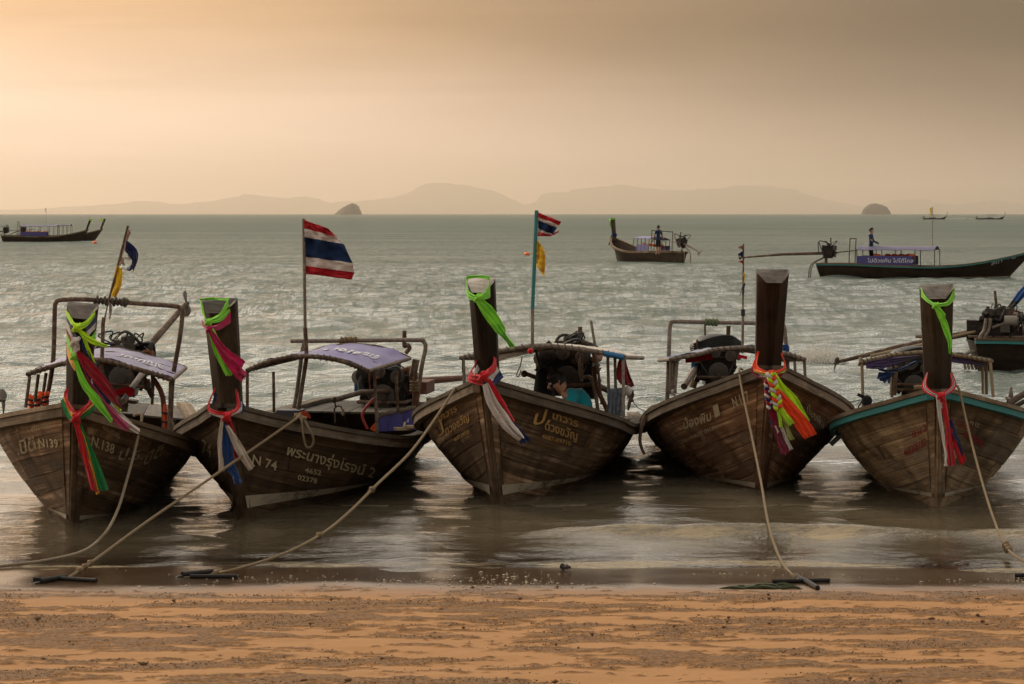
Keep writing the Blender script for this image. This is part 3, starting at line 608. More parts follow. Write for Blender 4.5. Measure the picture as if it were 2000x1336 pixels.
    # stem: the ridge the planks end on, then the tall post behind the joined gunwales
    def ring_loft(rings, name, mat, parent):
        Rg = np.array(rings); n, m_ = Rg.shape[:2]
        F = [(i * m_ + j, i * m_ + (j + 1) % m_, (i + 1) * m_ + (j + 1) % m_, (i + 1) * m_ + j) for i in range(n - 1) for j in range(m_)] + [tuple(range(m_))[::-1], tuple((n - 1) * m_ + j for j in range(m_))]
        UV = np.stack([Rg[..., 2], np.cumsum(np.linalg.norm(np.diff(Rg, axis=1, prepend=Rg[:, :1]), axis=2), 1)], -1)
        return MB().add(Rg, F, UV).build(name, mat, parent, smooth=False), Rg
    rings = []
    for z in np.linspace(-0.32, B.hb - 0.065, 8):
        yf = float(B.stem_y(z)) - 0.040; wb, wf, dp = 0.155, 0.030, 0.105
        rings.append([(-wb / 2, yf + dp, z), (-wf / 2, yf, z), (wf / 2, yf, z), (wb / 2, yf + dp, z)])
    ring_loft(rings, 'stem', stem or wood, rt)
    rings = []; zs = np.concatenate([[B.hb - 0.25], np.linspace(B.hb - 0.05, B.hb + B.top, 9)])
    for i, z in enumerate(zs):
        k = (z - B.hb) / B.top
        yf = -B.rake + 0.09 - (0.33 * B.rake + 0.12) * k; wb = B.pw[1] + (B.pw[0] - B.pw[1]) * max(0, k); wf = 0.05 + (0.145 - 0.05) * max(0, k) ** 1.3 * B.pw[0] / 0.30; dp = 0.20 + 0.04 * k
        drop = 0.13 if i == len(zs) - 1 else 0.0
        rings.append([(-wb / 2, yf + dp, z), (-wb / 2, yf + dp * 0.50, z - drop * 0.28), (-wf / 2, yf, z - drop), (wf / 2, yf, z - drop), (wb / 2, yf + dp * 0.50, z - drop * 0.28), (wb / 2, yf + dp, z)])
    po, Rg = ring_loft(rings, 'stem_post', post, rt); m_ = 6
    bv = po.modifiers.new('worn_edges', 'BEVEL'); bv.width = 0.012; bv.segments = 2; bv.limit_method = 'ANGLE'; bv.angle_limit = R(25)
    tp = Rg[-1] + np.array([0, -0.0006, 0.0012]); MB().add(tp, [tuple(range(m_))], tp[:, :2]).build('post_end_grain', post_end, po, smooth=False)
    B.po = po; B.hull = hull
    return hull

def text_polys(body, shear=0.0):
    """2-D outline of a line of text as a filled mesh (x from 0, y from baseline); returns verts, faces, width, x-height"""
    cu = bpy.data.curves.new('lettering_curve', 'FONT'); cu.body = body; cu.size = 1.0; cu.shear = shear; cu.resolution_u = 2; cu.offset = 0.016
    o = bpy.data.objects.new('lettering_tmp', cu); COL.objects.link(o); dg = bpy.context.evaluated_depsgraph_get(); dg.update()
    me = bpy.data.meshes.new_from_object(o.evaluated_get(dg)); V = np.array([v.co[:2] for v in me.vertices]); F = [tuple(p.vertices) for p in me.polygons]
    COL.objects.unlink(o); bpy.data.objects.remove(o); bpy.data.meshes.remove(me); bpy.data.curves.remove(cu)
    return V, F
def hull_text(B, body, side, p0, p1, hpx, mat='letters_cream', shear=0.0, up=None, bold=0.0, part='lettering'):
    """paint a line of text on the planks; p0/p1 = baseline start/end in photo pixels, hpx = capital height"""
    V, F = text_polys(body, shear)
    if len(V) == 0: return
    wd = V[:, 0].max() - V[:, 0].min(); V = V - np.array([V[:, 0].min(), 0]); p0, p1 = np.array(p0, float), np.array(p1, float)
    e = (p1 - p0); u_ = np.array(up, float) if up is not None else np.array([0.0, -1.0])
    px = p0 + (V[:, :1] / wd) * e + V[:, 1:] / 0.72 * hpx * u_
    vs, ws = np.linspace(0.12, 1, 150), np.linspace(0, .48, 420) ** 1.4; G = B.surf(vs[:, None], ws[None, :], side)
    Gw = B.w(G.reshape(-1, 3)); gx = 1000 + FPX * Gw[:, 0] / Gw[:, 1]; gy = 418 + FPX * (CAM_H - Gw[:, 2]) / Gw[:, 1]
    gx = gx.reshape(G.shape[:2]); gy = gy.reshape(G.shape[:2]); out = np.zeros((len(px), 2))
    ax, ay = np.gradient(gx), np.gradient(gy)
    for i, q in enumerate(px):
        d2 = (gx - q[0]) ** 2 + (gy - q[1]) ** 2; k = np.unravel_index(np.argmin(d2), d2.shape)
        J = np.array([[ax[0][k], ax[1][k]], [ay[0][k], ay[1][k]]]); r = q - np.array([gx[k], gy[k]])
        try: st = np.clip(np.linalg.solve(J, r), -1.5, 1.5)
        except Exception: st = np.zeros(2)
        out[i] = np.interp(k[0] + st[0], np.arange(150), vs), np.interp(k[1] + st[1], np.arange(420), ws)
    P = B.surf_n(out[:, 0], out[:, 1], side, 0.021)
    MB().add(P, F).build(part, mat, B.hull, smooth=False)

def cloth(parent, A, C, Y, mat, name, folds=2.0, amp=0.012, n=8, m=10, th=0.005, seed=0, B=None, straight=False):
    """strip of cloth between two edge lines given in photo pixels, hanging at world depth Y (number or one per row)"""
    A, C = np.array(A, float), np.array(C, float); k = max(len(A), len(C)); Ys = np.array(Y if np.ndim(Y) else [Y] * len(A), float)
    if len(C) != len(A): C = np.stack([np.interp(np.linspace(0, 1, len(A)), np.linspace(0, 1, len(C)), C[:, i]) for i in range(2)], 1)
    if len(Ys) != len(A): Ys = np.interp(np.linspace(0, 1, len(A)), np.linspace(0, 1, len(Ys)), Ys)
    if straight:
        tt = np.linspace(0, len(A) - 1, n * (len(A) - 1) + 1); f_ = lambda Q: np.stack([np.interp(tt, np.arange(len(Q)), Q[:, i]) for i in range(Q.shape[1])], 1)
    else: f_ = lambda Q: spline(Q, n)
    a, c, y = f_(A), f_(C), f_(np.stack([Ys, Ys], 1))[:, 0]
    rows = len(a); s_ = np.linspace(0, 1, m); rr = random.Random(seed); ph = rr.uniform(0, 6.28)
    tt = np.linspace(0, 1, rows)[:, None]
    dY = amp * np.sin(2 * np.pi * folds * s_[None] + ph + 2.2 * np.sin(3 * tt + ph)) * (0.35 + 0.9 * tt)
    px = a[:, None] * (1 - s_[None, :, None]) + c[:, None] * s_[None, :, None]
    Yg = y[:, None] + dY
    nz_ = fbm(s_[None] * 6 + seed + A[0, 0], tt * rows * 0.35 + A[0, 1], 3, 7) - .5; Yg = Yg + nz_ * amp * 2.2
    jx = (fbm(tt * rows * 0.22 + A[0, 0], s_[None] * 1.5, 3, 11) - .5) * 3.0 * np.clip(tt * 2, 0, 1) * (0 if straight else 1); px = px + np.stack([jx, jx * 0.25], -1)
    if not straight: px[-1, :, 1] += (vnoise(s_ * 9 + A[0, 0], s_ * 0 + A[-1, 1], 5) - .5) * 5.0      # frayed loose end
    P = np.stack([(px[..., 0] - 1000) / FPX * Yg, Yg, CAM_H - (px[..., 1] - 418) / FPX * Yg], -1)
    UV = np.stack([np.repeat(s_[None], rows, 0), np.repeat(tt, m, 1)], -1)
    return MB().sheet(P, th, UV).build(name, mat, parent)
def knot(parent, px, py, Y, r, mat, name='knot', sq=(1, 1, 1.25)):
    c = at(px, py, Y); mb = MB(); mb.ball(c, np.array([r, r * 0.8, r]) * np.array(sq), 12, 9)
    k = r * 1.0; mb.tube([c + (-k, 0, -k * .9), c + (-k * .3, -k * .8, 0), c + (k * .6, -k * .75, k * .4), c + (k, 0, k)], r * 0.5, 7, 4)
    mb.tube([c + (k * .8, 0, -k), c + (k * .2, -k * .85, -k * .1), c + (-k * .7, -k * .5, k * .7)], r * 0.42, 7, 4)
    return mb.build(name, mat, parent)
def sash(label, px, py, Y, name='sash', group='sashes tied round the prows'):
    o = empty(name, loc=at(px, py, Y)); tag(o, label, 'sash', group); bpy.context.view_layer.update(); return o
def keep(root):
    """children were modelled in world space: keep them there"""
    bpy.context.view_layer.update(); inv = root.matrix_world.inverted()
    for c in root.children: c.matrix_parent_inverse = inv
    return root
# ================================================================ FITTINGS
def pipe(B, pts, y, r=0.019, name='canopy_post', mat='grey_pipe', smooth=0, parent=None, seg=8):
    return MB().tube(B.locs(pts, y), r, seg, smooth).build(name, mat, parent or B.root)
def coil(P, r_path, r_rope, turns, k=10):
    """rope wound round a straight-ish path"""
    P = spline(np.asarray(P, float), 6); n = int(turns * k); t = np.linspace(0, 1, n); C = np.stack([np.interp(t, np.linspace(0, 1, len(P)), P[:, i]) for i in range(3)], 1)
    T = np.gradient(C, axis=0); T /= np.linalg.norm(T, axis=1)[:, None]; U = np.cross(T, (0.1, 0.2, 1.0)); U /= np.linalg.norm(U, axis=1)[:, None]; V = np.cross(T, U); a = 2 * np.pi * turns * t
    j = 1 + 0.25 * np.sin(t * 23.0)
    return C + (U * np.cos(a)[:, None] + V * np.sin(a)[:, None]) * (r_path * j)[:, None]
def canopy(B, arch, y0, y1, mat, posts=(), r=0.024, dz=0.0, pipe_mat='rust_metal', sag=0.03, n_mid=2, frill=0.0, xs=1.0):
    P0 = spline(B.locs(arch, y0), 5); P1 = P0.copy(); P1[:, 1] = y1; P1[:, 2] += dz; cx = P0[:, 0].mean(); P1[:, 0] = cx + (P1[:, 0] - cx) * xs
    rows = 13; k = np.linspace(0, 1, rows)[:, None, None]; G = P0[None] * (1 - k) + P1[None] * k
    G[..., 2] -= sag * np.sin(np.pi * k[..., 0] * (n_mid + 1)) ** 2
    m_ = G.shape[1]; G[..., 2] += 0.045 * (fbm(np.repeat(np.arange(m_)[None] * .35, rows, 0), k[..., 0] * 9 + np.zeros((1, m_)), 3, int(abs(B.X) * 10)) - .5) + r * 0.9
    tp = MB().sheet(G, 0.005).build('canopy_tarp', mat, B.root)
    B.tarp = (G, tp)
    for q in ([0.0, 1.0] + [i / (n_mid + 1) for i in range(1, n_mid + 1)]):
        P = P0 * (1 - q) + P1 * q; MB().tube(P, r if q in (0, 1) else r * 0.7, 8).build('canopy_arch', pipe_mat, B.root)
    for i in (0, -1): MB().tube([P0[i], P1[i]], r * 0.9, 8).build('canopy_rail', pipe_mat, B.root)
    for (a, b_, y) in posts: pipe(B, [a, b_], y, 0.017, 'canopy_post', pipe_mat)
    # lacing along the front arch
    L = coil(P0, r * 1.12, 0.005, 26, 9); MB().tube(L, 0.0045, 5).build('lacing', 'rope_dark', B.root)
    return P0, P1
def tarp_text(B, body, s0, s1, t0, h, mat='letters_white'):
    """letters printed on the canopy: s across the arch, t along it"""
    G, tp = B.tarp; V, F = text_polys(body); wd = V[:, 0].max(); rows, m_ = G.shape[:2]
    s_ = s0 + (s1 - s0) * V[:, 0] / wd; t_ = t0 - h * V[:, 1]
    fi, fj = np.clip(t_, 0, 1) * (rows - 1), np.clip(s_, 0, 1) * (m_ - 1); i0, j0 = np.minimum(fi.astype(int), rows - 2), np.minimum(fj.astype(int), m_ - 2); a, c = (fi - i0)[:, None], (fj - j0)[:, None]
    P = (G[i0, j0] * (1 - a) + G[i0 + 1, j0] * a) * (1 - c) + (G[i0, j0 + 1] * (1 - a) + G[i0 + 1, j0 + 1] * a) * c
    MB().add(P + np.array([0, 0, 0.0125]), F).build('lettering', mat, tp, smooth=False)

def engine(B, px, py, y, wpx, seed=0, exhaust=None, blue=False, cover=False, small=False, yaw=0.0, tilt=0.0):
    """diesel car engine on its swivel: block, head, manifold, pulleys, belt, hoses, frame"""
    rr = random.Random(seed); c = B.loc(px, py, y); wy = B.w([c])[0][1]; s = wpx * wy / FPX
    E = Euler((tilt, 0, yaw)).to_matrix(); En = np.array(E)
    def L(*p): return c + En @ (np.array(p, float) * s)
    def build(mb, name, mat, parent): return mb.build(name, mat, parent)
    def bx(mb, p, size, rot=(0, 0, 0)): mb.box(L(*p), np.array(size) * s, tuple(np.array(Euler(rot)) + np.array((tilt, 0, yaw)))); return mb
    mb = MB()
    bx(mb, (0, 0, -.10), (.66, .95, .42)); bx(mb, (0, .04, -.38), (.48, .80, .24)); bx(mb, (0, -.05, .16), (.54, .88, .18)); bx(mb, (0, .62, -.12), (.50, .36, .46)); bx(mb, (.36, -.1, -.05), (.10, .6, .2)); bx(mb, (-.36, .1, -.12), (.12, .5, .25))
    for k in range(5): bx(mb, (.335, -.36 + .18 * k, -.08), (.05, .05, .34))
    for k in range(5): bx(mb, (-.335, -.36 + .18 * k, -.12), (.05, .05, .30))
    for k in range(26): bx(mb, (rr.choice((-.36, .36)) + rr.uniform(-.06, .06), rr.uniform(-.45, .45), rr.uniform(-.38, .30)), (rr.uniform(.05, .16), rr.uniform(.05, .16), rr.uniform(.05, .14)), (rr.uniform(0, 1), rr.uniform(0, 1), 0))
    root = build(mb, 'engine', 'engine_black', B.root)
    if small: 
        mb = MB(); bx(mb, (0, -.05, .34), (.46, .8, .16)); build(mb, 'cylinder_head', 'engine_grey', root)
    else:
        mb = MB(); bx(mb, (-.03, -.03, .31), (.40, .82, .12)); bx(mb, (-.03, -.03, .385), (.30, .74, .05))
        for k in range(4): mb.cyl(L(-.03, -.32 + .2 * k, .40), L(-.03, -.32 + .2 * k, .47), .045 * s, 9)
        mb.cyl(L(.08, -.30, .38), L(.08, -.30, .50), .075 * s, 12); build(mb, 'rocker_cover', 'engine_grey', root)
        mb = MB()
        for k in range(4): mb.tube([L(.25, -.33 + .2 * k, .18), L(.40, -.33 + .2 * k, .26), L(.46, -.30 + .18 * k, .10)], .045 * s, 7, 4)
        mb.tube([L(.46, -.38, .10), L(.47, 0, .10), L(.44, .40, .12)], .06 * s, 8, 3); build(mb, 'manifold', 'engine_rust', root)
        mb = MB(); mb.cyl(L(-.42, -.50, .12), L(-.42, -.18, .12), .13 * s, 14); mb.cyl(L(-.42, -.53, .12), L(-.42, -.50, .12), .09 * s, 14); build(mb, 'alternator', 'engine_steel', root)
        for (qx, qz, rad, m_) in ((0.02, -.20, .21, 'engine_grey'), (.27, .14, .12, 'engine_grey'), (-.30, .16, .14, 'engine_black'), (-.05, .22, .12, 'engine_grey')):
            mb = MB(); yf = -.56
            mb.cyl(L(qx, -.46, qz), L(qx, yf, qz), rad * .80 * s, 18); mb.tube([L(qx, yf, qz), L(qx, yf - .015, qz), L(qx, yf - .05, qz), L(qx, yf - .065, qz)], np.array([rad * .72, rad, rad, rad * .86]) * s, 20); mb.cyl(L(qx, yf - .06, qz), L(qx, yf - .10, qz), rad * .36 * s, 12)
            pu = build(mb, 'pulley', m_, root)
        an = np.linspace(0, 2 * np.pi, 30); bl = [(0.02, -.20, .215), (.27, .14, .125), (-.30, .16, .145)]
        pts = []
        for th in an:
            d_ = (math.sin(th), math.cos(th)); best = max(bl, key=lambda q: q[0] * d_[0] + q[1] * d_[1] + q[2]); pts.append(L(best[0] + best[2] * d_[0], -.60, best[1] + best[2] * d_[1]))
        build(MB().tube(pts, .016 * s, 5), 'belt', 'black_rubber', root)
        for k in range(9):
            a = (rr.uniform(-.42, .42), rr.uniform(-.5, .3), rr.uniform(.05, .38)); b_ = (rr.uniform(-.48, .48), rr.uniform(-.55, .4), rr.uniform(-.35, .3)); m1 = ((a[0] + b_[0]) / 2 + rr.uniform(-.25, .25), min(a[1], b_[1]) - rr.uniform(.05, .25), max(a[2], b_[2]) + rr.uniform(-.05, .22))
            build(MB().tube([L(*a), L(*m1), L(*b_)], rr.choice((.018, .026, .034)) * s, 7, 6), 'hose', rr.choice(('black_rubber', 'black_rubber', 'engine_grey', 'engine_rust')), root)
        for k in range(5):
            mb = MB(); q = np.array((rr.uniform(-.25, .25), rr.uniform(-.4, .3), .42)); mb.tube([L(*q), L(*(q + (rr.uniform(-.1, .1), -.06, .12))), L(*(q + (rr.uniform(-.22, .22), -.12, .02))), L(*(q + (rr.uniform(-.3, .3), -.05, -.15)))], .013 * s, 5, 5)
            build(mb, 'wire', 'black_rubber', root)
        mb = MB(); bx(mb, (-.46, -.2, -.08), (.14, .24, .20)); build(mb, 'filter_box', 'blue_plastic' if blue else 'engine_grey', root)
        if cover:
            mb = MB(); mb.ball(L(0, -.12, .30), np.array([.56, .5, .30]) * s, 18, 10)
            for k in range(7): mb.tube([L(-.5, -.30 - .02 * k, .12 + .045 * k), L(-.15, -.60, .28 + .04 * k), L(.25, -.60, .36 + .035 * k), L(.52, -.3, .30 + .02 * k)], .022 * s, 5, 5)
            build(mb, 'coiled_hose', 'black_rubber', root)
        mb = MB()
        for x in (-.40, .40): mb.tube([L(x, -.62, -.30), L(x, .75, -.30)], .035 * s, 7)
        for yy in (-.62, .1, .70): mb.tube([L(-.40, yy, -.30), L(.40, yy, -.30)], .033 * s, 7)
        mb.cyl(L(0, .35, -.34), L(0, .35, -.80), .10 * s, 12); bx(mb, (0, .35, -.62), (.5, .45, .05)); build(mb, 'mount_frame', 'rust_metal', root)
    if exhaust is not None:
        P = B.locs(exhaust, y); n_ = len(P); build(MB().tube(P, 0.026, 9, 4), 'exhaust_pipe', 'rust_metal', root)
    return root
def propeller(parent, c, axis, r, mat='prop_metal', blades=2, spin=0.3, name='propeller'):
    """blades with twist on a hub; c in the parent's space"""
    ax = np.asarray(axis, float); ax /= np.linalg.norm(ax); u = np.cross(ax, (0, 0.3, 1.0)); u /= np.linalg.norm(u); v = np.cross(ax, u); c = np.asarray(c, float); mb = MB()
    mb.tube([c - ax * r * .30, c + ax * r * .2, c + ax * r * .34], [r * .17, r * .17, r * .05], 10)
    for k in range(blades):
        a0 = spin + 2 * np.pi * k / blades; rows = []
        for q in np.linspace(0, 1, 9):
            rad = r * (.12 + .88 * q); wd = r * .36 * math.sin(math.pi * min(.97, .18 + .80 * q)) ** .7; tw = 1.0 - .55 * q; er = u * math.cos(a0) + v * math.sin(a0); et = -u * math.sin(a0) + v * math.cos(a0)
            ch = et * math.cos(tw) + ax * math.sin(tw); rows.append([c + er * rad + ch * wd * e + ax * 0.05 * r * (1 - (2 * abs(e) - 0) ** 2) for e in np.linspace(-1, 1, 6)])
        mb.sheet(np.array(rows), r * 0.035)
    return mb.build(name, mat, parent)

def rope(name, label, pts, mat='rope_tan', r=0.013, knots=(), group='mooring ropes'):
    """pts: (px, py, Y) pixels with depth"""
    P = np.array([at(*p) for p in pts]); mb = MB().tube(P, r, 8, 10); Q = spline(P, 10)
    for k in knots:
        c = Q[int(k * (len(Q) - 1))]; L = coil([c - (Q[1] - Q[0]) * .0 + (-r * 2, 0, 0), c + (r * 2, 0, 0)], r * 1.6, r, 3, 9); mb.tube(L, r * 0.9, 6)
    o = mb.build(name, mat); tag(o, label, 'rope', group); return o
def skin_body(name, verts, edges, radii, mats, assign, parent=None, sub=2):
    me = bpy.data.meshes.new(name); me.from_pydata([tuple(v) for v in verts], edges, []); o = bpy.data.objects.new(name, me); COL.objects.link(o)
    sk = o.modifiers.new('skin', 'SKIN'); sk.use_smooth_shade = True; ss = o.modifiers.new('sub', 'SUBSURF'); ss.levels = ss.render_levels = sub
    for i, r_ in enumerate(radii): me.skin_vertices[0].data[i].radius = (r_, r_) if np.ndim(r_) == 0 else tuple(r_)
    me.skin_vertices[0].data[0].use_root = True
    dg = bpy.context.evaluated_depsgraph_get(); dg.update(); nm = bpy.data.meshes.new_from_object(o.evaluated_get(dg)); COL.objects.unlink(o); bpy.data.objects.remove(o)
    for m_ in mats: nm.materials.append(MATS[m_])
    for p in nm.polygons: p.material_index = assign(p.center); p.use_smooth = True
    ob_ = bpy.data.objects.new(name, nm); COL.objects.link(ob_)
    if parent is not None: ob_.parent = parent
    return ob_
def head_parts(parent, c, r, fwd, hair_mat='hair', detail=True, tilt=(0, 0, 1)):
    """hair, ears, nose, eyes, mouth on a head centre c (radius r), facing fwd"""
    c = np.asarray(c, float); f_ = np.asarray(fwd, float); f_ /= np.linalg.norm(f_); up = np.asarray(tilt, float); up -= f_ * (up @ f_); up /= np.linalg.norm(up); sd = np.cross(f_, up)
    Mh = np.stack([sd, f_, up], 1)
    mb = MB(); mb.ball((0, 0, 0), 1.0, 18, 12); V = np.concatenate(mb.v)
    keepv = V.copy(); front = (V[:, 1] > 0.15) & (V[:, 2] < 0.42); V = V * np.array([1.07, 1.10, 1.09]) + np.array([0, -.06, .07]); V = V + (np.array([vnoise(V[:, 0] * 5 + 9, V[:, 1] * 5 + V[:, 2] * 4, 3)]).T - .5) * 0.16 * keepv
    V[front] = V[front] * 0.55; low = keepv[:, 2] < -.55; V[low] *= 0.7
    mb.v = [c + (V * r * np.array([.80, .98, 1.12])) @ Mh.T]; mb.build('hair', hair_mat, parent)
    if detail:
        def L(x, y_, z): return c + Mh @ (np.array([x * .80, y_ * .98, z * 1.12]) * r)
        mb = MB(); mb.tube([L(0, .88, .12), L(0, 1.06, -.12), L(0, 1.16, -.26), L(0, .92, -.34)], np.array([.10, .13, .17, .08]) * r, 8, 3); mb.build('nose', 'skin', parent)
        for s_ in (-1, 1):
            MB().ball(L(s_ * 1.02, -.05, -.10), np.array([.10, .17, .26]) * r, 8, 6).build('ear', 'skin', parent); MB().ball(L(s_ * .38, .86, .06), .11 * r, 8, 6).build('eye', 'eye_white', parent)
            MB().tube([L(s_ * .16, .98, .24), L(s_ * .40, .96, .30), L(s_ * .62, .80, .24)], .05 * r, 6, 3).build('eyebrow', hair_mat, parent)
        MB().tube([L(-.28, .86, -.52), L(0, .97, -.54), L(.28, .86, -.52)], .07 * r, 6, 3).build('mouth', 'skin_lip', parent)
# ================================================================ THE FIVE BOATS AT THE BEACH
G1 = 'long-tail boats moored at the beach'
# ---------------- boat N.138 (far left)
B1 = Boat('brown long-tail boat lettered N.138 at far left with many coloured sashes on its prow', -3.99, 26.51, 2.9, .93, 1.13, .55, .89, 2.0, 5.4, .90, group=G1, pw=(.27, .20))
build_hull(B1, 'hull_wood', 'gunwale_brown', strakes=8, stripe_z=(0.03, 0.075), stripe_len=.12)
hull_text(B1, '4552-02502', 1, (198, 835), (231, 853), 9); hull_text(B1, 'N.138', 1, (175, 867), (219, 884), 19, up=(0.18, -1))
hull_text(B1, 'ป.ร.', 1, (227, 895), (276, 894), 22, 'letters_faded', up=(.35, -1)); hull_text(B1, 'ปิติ', 1, (276, 907), (312, 886), 24, 'letters_faded', up=(.35, -1))
hull_text(B1, '4552-02502', -1, (64, 840), (104, 829), 9); hull_text(B1, 'N139', -1, (80, 871), (118, 872), 17, up=(-.15, -1)); hull_text(B1, 'ร.ปิติ', -1, (24, 890), (74, 876), 26, 'letters_faded', up=(-.15, -1))
y0 = 2.2
canopy(B1, [(54, 731), (97, 717), (140, 707), (196, 703), (250, 716), (296, 729), (336, 742)], y0, 4.4, 'tarp_violet', [((58, 735), (50, 796), 2.2), ((75, 731), (68, 786), 2.7), ((90, 728), (83, 780), 3.3), ((333, 746), (330, 842), 2.3), ((300, 733), (297, 790), 4.4)])
tarp_text(B1, 'ไปได้ไกล', .55, .86, .60, .26)
HP = [(84, 800), (95, 760), (104, 700), (107, 605), (109, 592), (118, 586), (170, 585), (260, 592), (340, 598), (352, 603), (356, 615), (351, 660), (338, 735), (334, 800), (332, 842)]
pipe(B1, HP, 3.4, .024, 'roll_hoop', 'rust_metal', 4)
P = B1.locs([(184, 586), (250, 591)], 3.4); MB().tube(coil(P, .034, .012, 9), .013, 6).build('hoop_lashing', 'rope_dark', B1.root)
MB().ball(B1.loc(243, 590, 3.4), (.05, .04, .045)).build('lashing_knot', 'rope_dark', B1.root)
pipe(B1, [(199, 704), (200, 680), (201, 634), (203, 620)], 2.3, .02, 'mast_stub', 'rust_metal'); pipe(B1, [(196, 790), (199, 706)], 2.3, .03, 'mast_stub', 'rust_metal')
pipe(B1, [(300, 740), (318, 776), (321, 846)], 2.6, .026, 'canopy_post', 'red_iron', 3); pipe(B1, [(280, 738), (298, 775)], 3.6, .03, 'brace', 'rust_metal')
MB().tube(B1.locs([(296, 733), (297, 756), (290, 758), (291, 740)], 2.4), .012, 6, 4).build('hanging_loop', 'black_rubber', B1.root)
en1 = engine(B1, 243, 712, 5.6, 118, 11, [(250, 690), (232, 684), (245, 681), (257, 680), (258, 668)])
sp = B1.locs([(240, 785), (262, 752), (300, 700)], [3.2, 4.2, 5.6]); MB().tube(sp, .032, 9, 3).build('tiller', 'grey_pipe', en1)
sh = B1.locs([(276, 692), (300, 665), (352, 606), (362, 595)], [5.8, 6.1, 6.8, 6.95]); MB().tube(sh, [.045, .042, .036, .03], 10).build('shaft', 'rust_metal', en1)
MB().tube(B1.locs([(268, 702), (266, 672), (272, 668), (284, 706)], 5.8), .026, 7).build('shaft_bracket', 'rust_metal', en1); MB().tube(B1.locs([(281, 702), (294, 668)], 5.9), .038, 8).build('shaft_bracket', 'rust_metal', en1)
propeller(en1, B1.loc(364, 593, 7.0), (.45, -.8, .3), .15, 'prop_dark', 2, 1.75)
MB().tube(B1.locs([(224, 768), (246, 762), (258, 764), (250, 772)], 3.3), .035, 8, 4).build('red_rag', 'cloth_red', en1)
# life jackets on the posts
def jacket(B, px, py, y, w, h, label, seed):
    c = B.w([B.loc(px, py, y)])[0]; rr = random.Random(seed); o = empty('life_jacket', loc=c); tag(o, label, 'life jacket', 'orange life jackets'); k = c[1] / FPX
    for s_ in (-1, 1):
        g = np.array([[(s_ * w * k * (.26 + .20 * math.sin(a)) + rr.uniform(-.008, .008), .05 * math.cos(a) - .02 * q, (0.5 - q) * h * k + .012 * math.sin(a * 3 + q * 5)) for a in np.linspace(0, 2 * math.pi, 11)] for q in np.linspace(0, 1, 7)]); MB().grid(g).build('panel', 'cloth_jacket_orange', o)
    for q in (.32, .7): MB().tube([(-w * k * .5, -.055, (0.5 - q) * h * k), (0, -.07, (0.5 - q) * h * k - .01), (w * k * .5, -.055, (0.5 - q) * h * k)], .011, 5).build('strap', 'black_rubber', o)
    return o
jacket(B1, 68, 784, 2.9, 26, 26, 'crumpled orange life jacket on the left canopy posts of the N.138 boat', 1)
jacket(B1, 85, 778, 3.2, 24, 24, 'second orange life jacket beside the first, nearer the prow of the N.138 boat', 2)
jacket(B1, 326, 813, 2.5, 16, 44, 'orange life jacket hung on the right rear post of the N.138 boat', 3)
MB().tube(B1.locs([(335, 818), (340, 836), (348, 850)], 2.4), .012, 6, 3).build('hanging_line', 'rope_pale', B1.root)

# ---------------- boat N 74
B2 = Boat('dark long-tail boat lettered N 74 with purple canopy and the large striped flag', -2.49, 26.96, -7.5, 1.11, 1.10, .54, .84, 3.57, .4, .95, group=G1, pw=(.30, .25))
build_hull(B2, 'hull_wood_dark', 'gunwale_wood', stripe_z=(0.095, 0.215), stripe_len=.40, red_keel=False)
hull_text(B2, 'N 74', 1, (489, 903), (537, 917), 18, up=(.12, -1)); hull_text(B2, 'พระนางรุ่งโรจน์ 2', 1, (557, 886), (728, 931), 20, shear=.2, up=(.15, -1)); hull_text(B2, '4652', 1, (592, 920), (624, 926), 10, up=(.15, -1)); hull_text(B2, '02378', 1, (578, 934), (616, 942), 10, up=(.15, -1))
hull_text(B2, '74', -1, (398, 880), (416, 892), 26, 'letters_faded')
canopy(B2, [(483, 723), (520, 708), (560, 699), (600, 696), (650, 701), (690, 713), (718, 725)], 2.8, 5.4, 'tarp_purple', [((483, 726), (483, 800), 2.8), ((534, 726), (535, 805), 5.2), ((731, 727), (737, 845), 3.2), ((774, 727), (777, 805), 4.4), ((812, 725), (806, 815), 5.3)])
tarp_text(B2, 'ไปได้ไกล', .50, .86, .56, .30)
pipe(B2, [(568, 666), (600, 666), (700, 665), (815, 664), (827, 667), (831, 680), (823, 720), (813, 800), (812, 828)], 5.5, .024, 'roll_hoop', 'grey_pipe', 4); pipe(B2, [(598, 668), (591, 682), (580, 765), (573, 800)], 5.5, .024, 'roll_hoop', 'grey_pipe', 4)
MB().tube(coil(B2.locs([(664, 665), (697, 664)], 5.5), .03, .01, 9), .011, 6).build('hoop_lashing', 'rope_tan', B2.root); pipe(B2, [(664, 667), (664, 697)], 5.45, .009, 'hanging_rod', 'rust_metal')
MB().tube(coil(B2.locs([(811, 745), (810, 765)], 5.3), .04, .012, 7), .012, 6).build('post_lashing', 'rope_tan', B2.root)
pipe(B2, [(813, 765), (808, 835)], 5.3, .03, 'post_foot', 'red_iron'); pipe(B2, [(806, 735), (813, 702)], 5.3, .04, 'fender_pipe', 'rust_metal')
en2 = engine(B2, 757, 748, 7.0, 112, 22, [(792, 690), (800, 680), (796, 674), (790, 676), (790, 662), (790, 646)], blue=True)
MB().tube(B2.locs([(653, 781), (706, 766), (795, 763)], [5.2, 6.0, 7.0]), .03, 9).build('tiller', 'rust_metal', en2); MB().ball(B2.loc(653, 781, 5.2), .035).build('tiller_grip', 'rust_metal', en2)
MB().tube(B2.locs([(654, 786), (656, 796), (653, 798), (655, 826)], 5.2), .011, 6).build('hanging_rod', 'rust_metal', en2); MB().tube(B2.locs([(655, 793), (666, 794), (670, 803)], 5.2), .009, 6).build('hook', 'rust_metal', en2); MB().ball(B2.loc(670, 805, 5.2), (.02, .02, .04)).build('hook_float', 'rope_pale', en2)
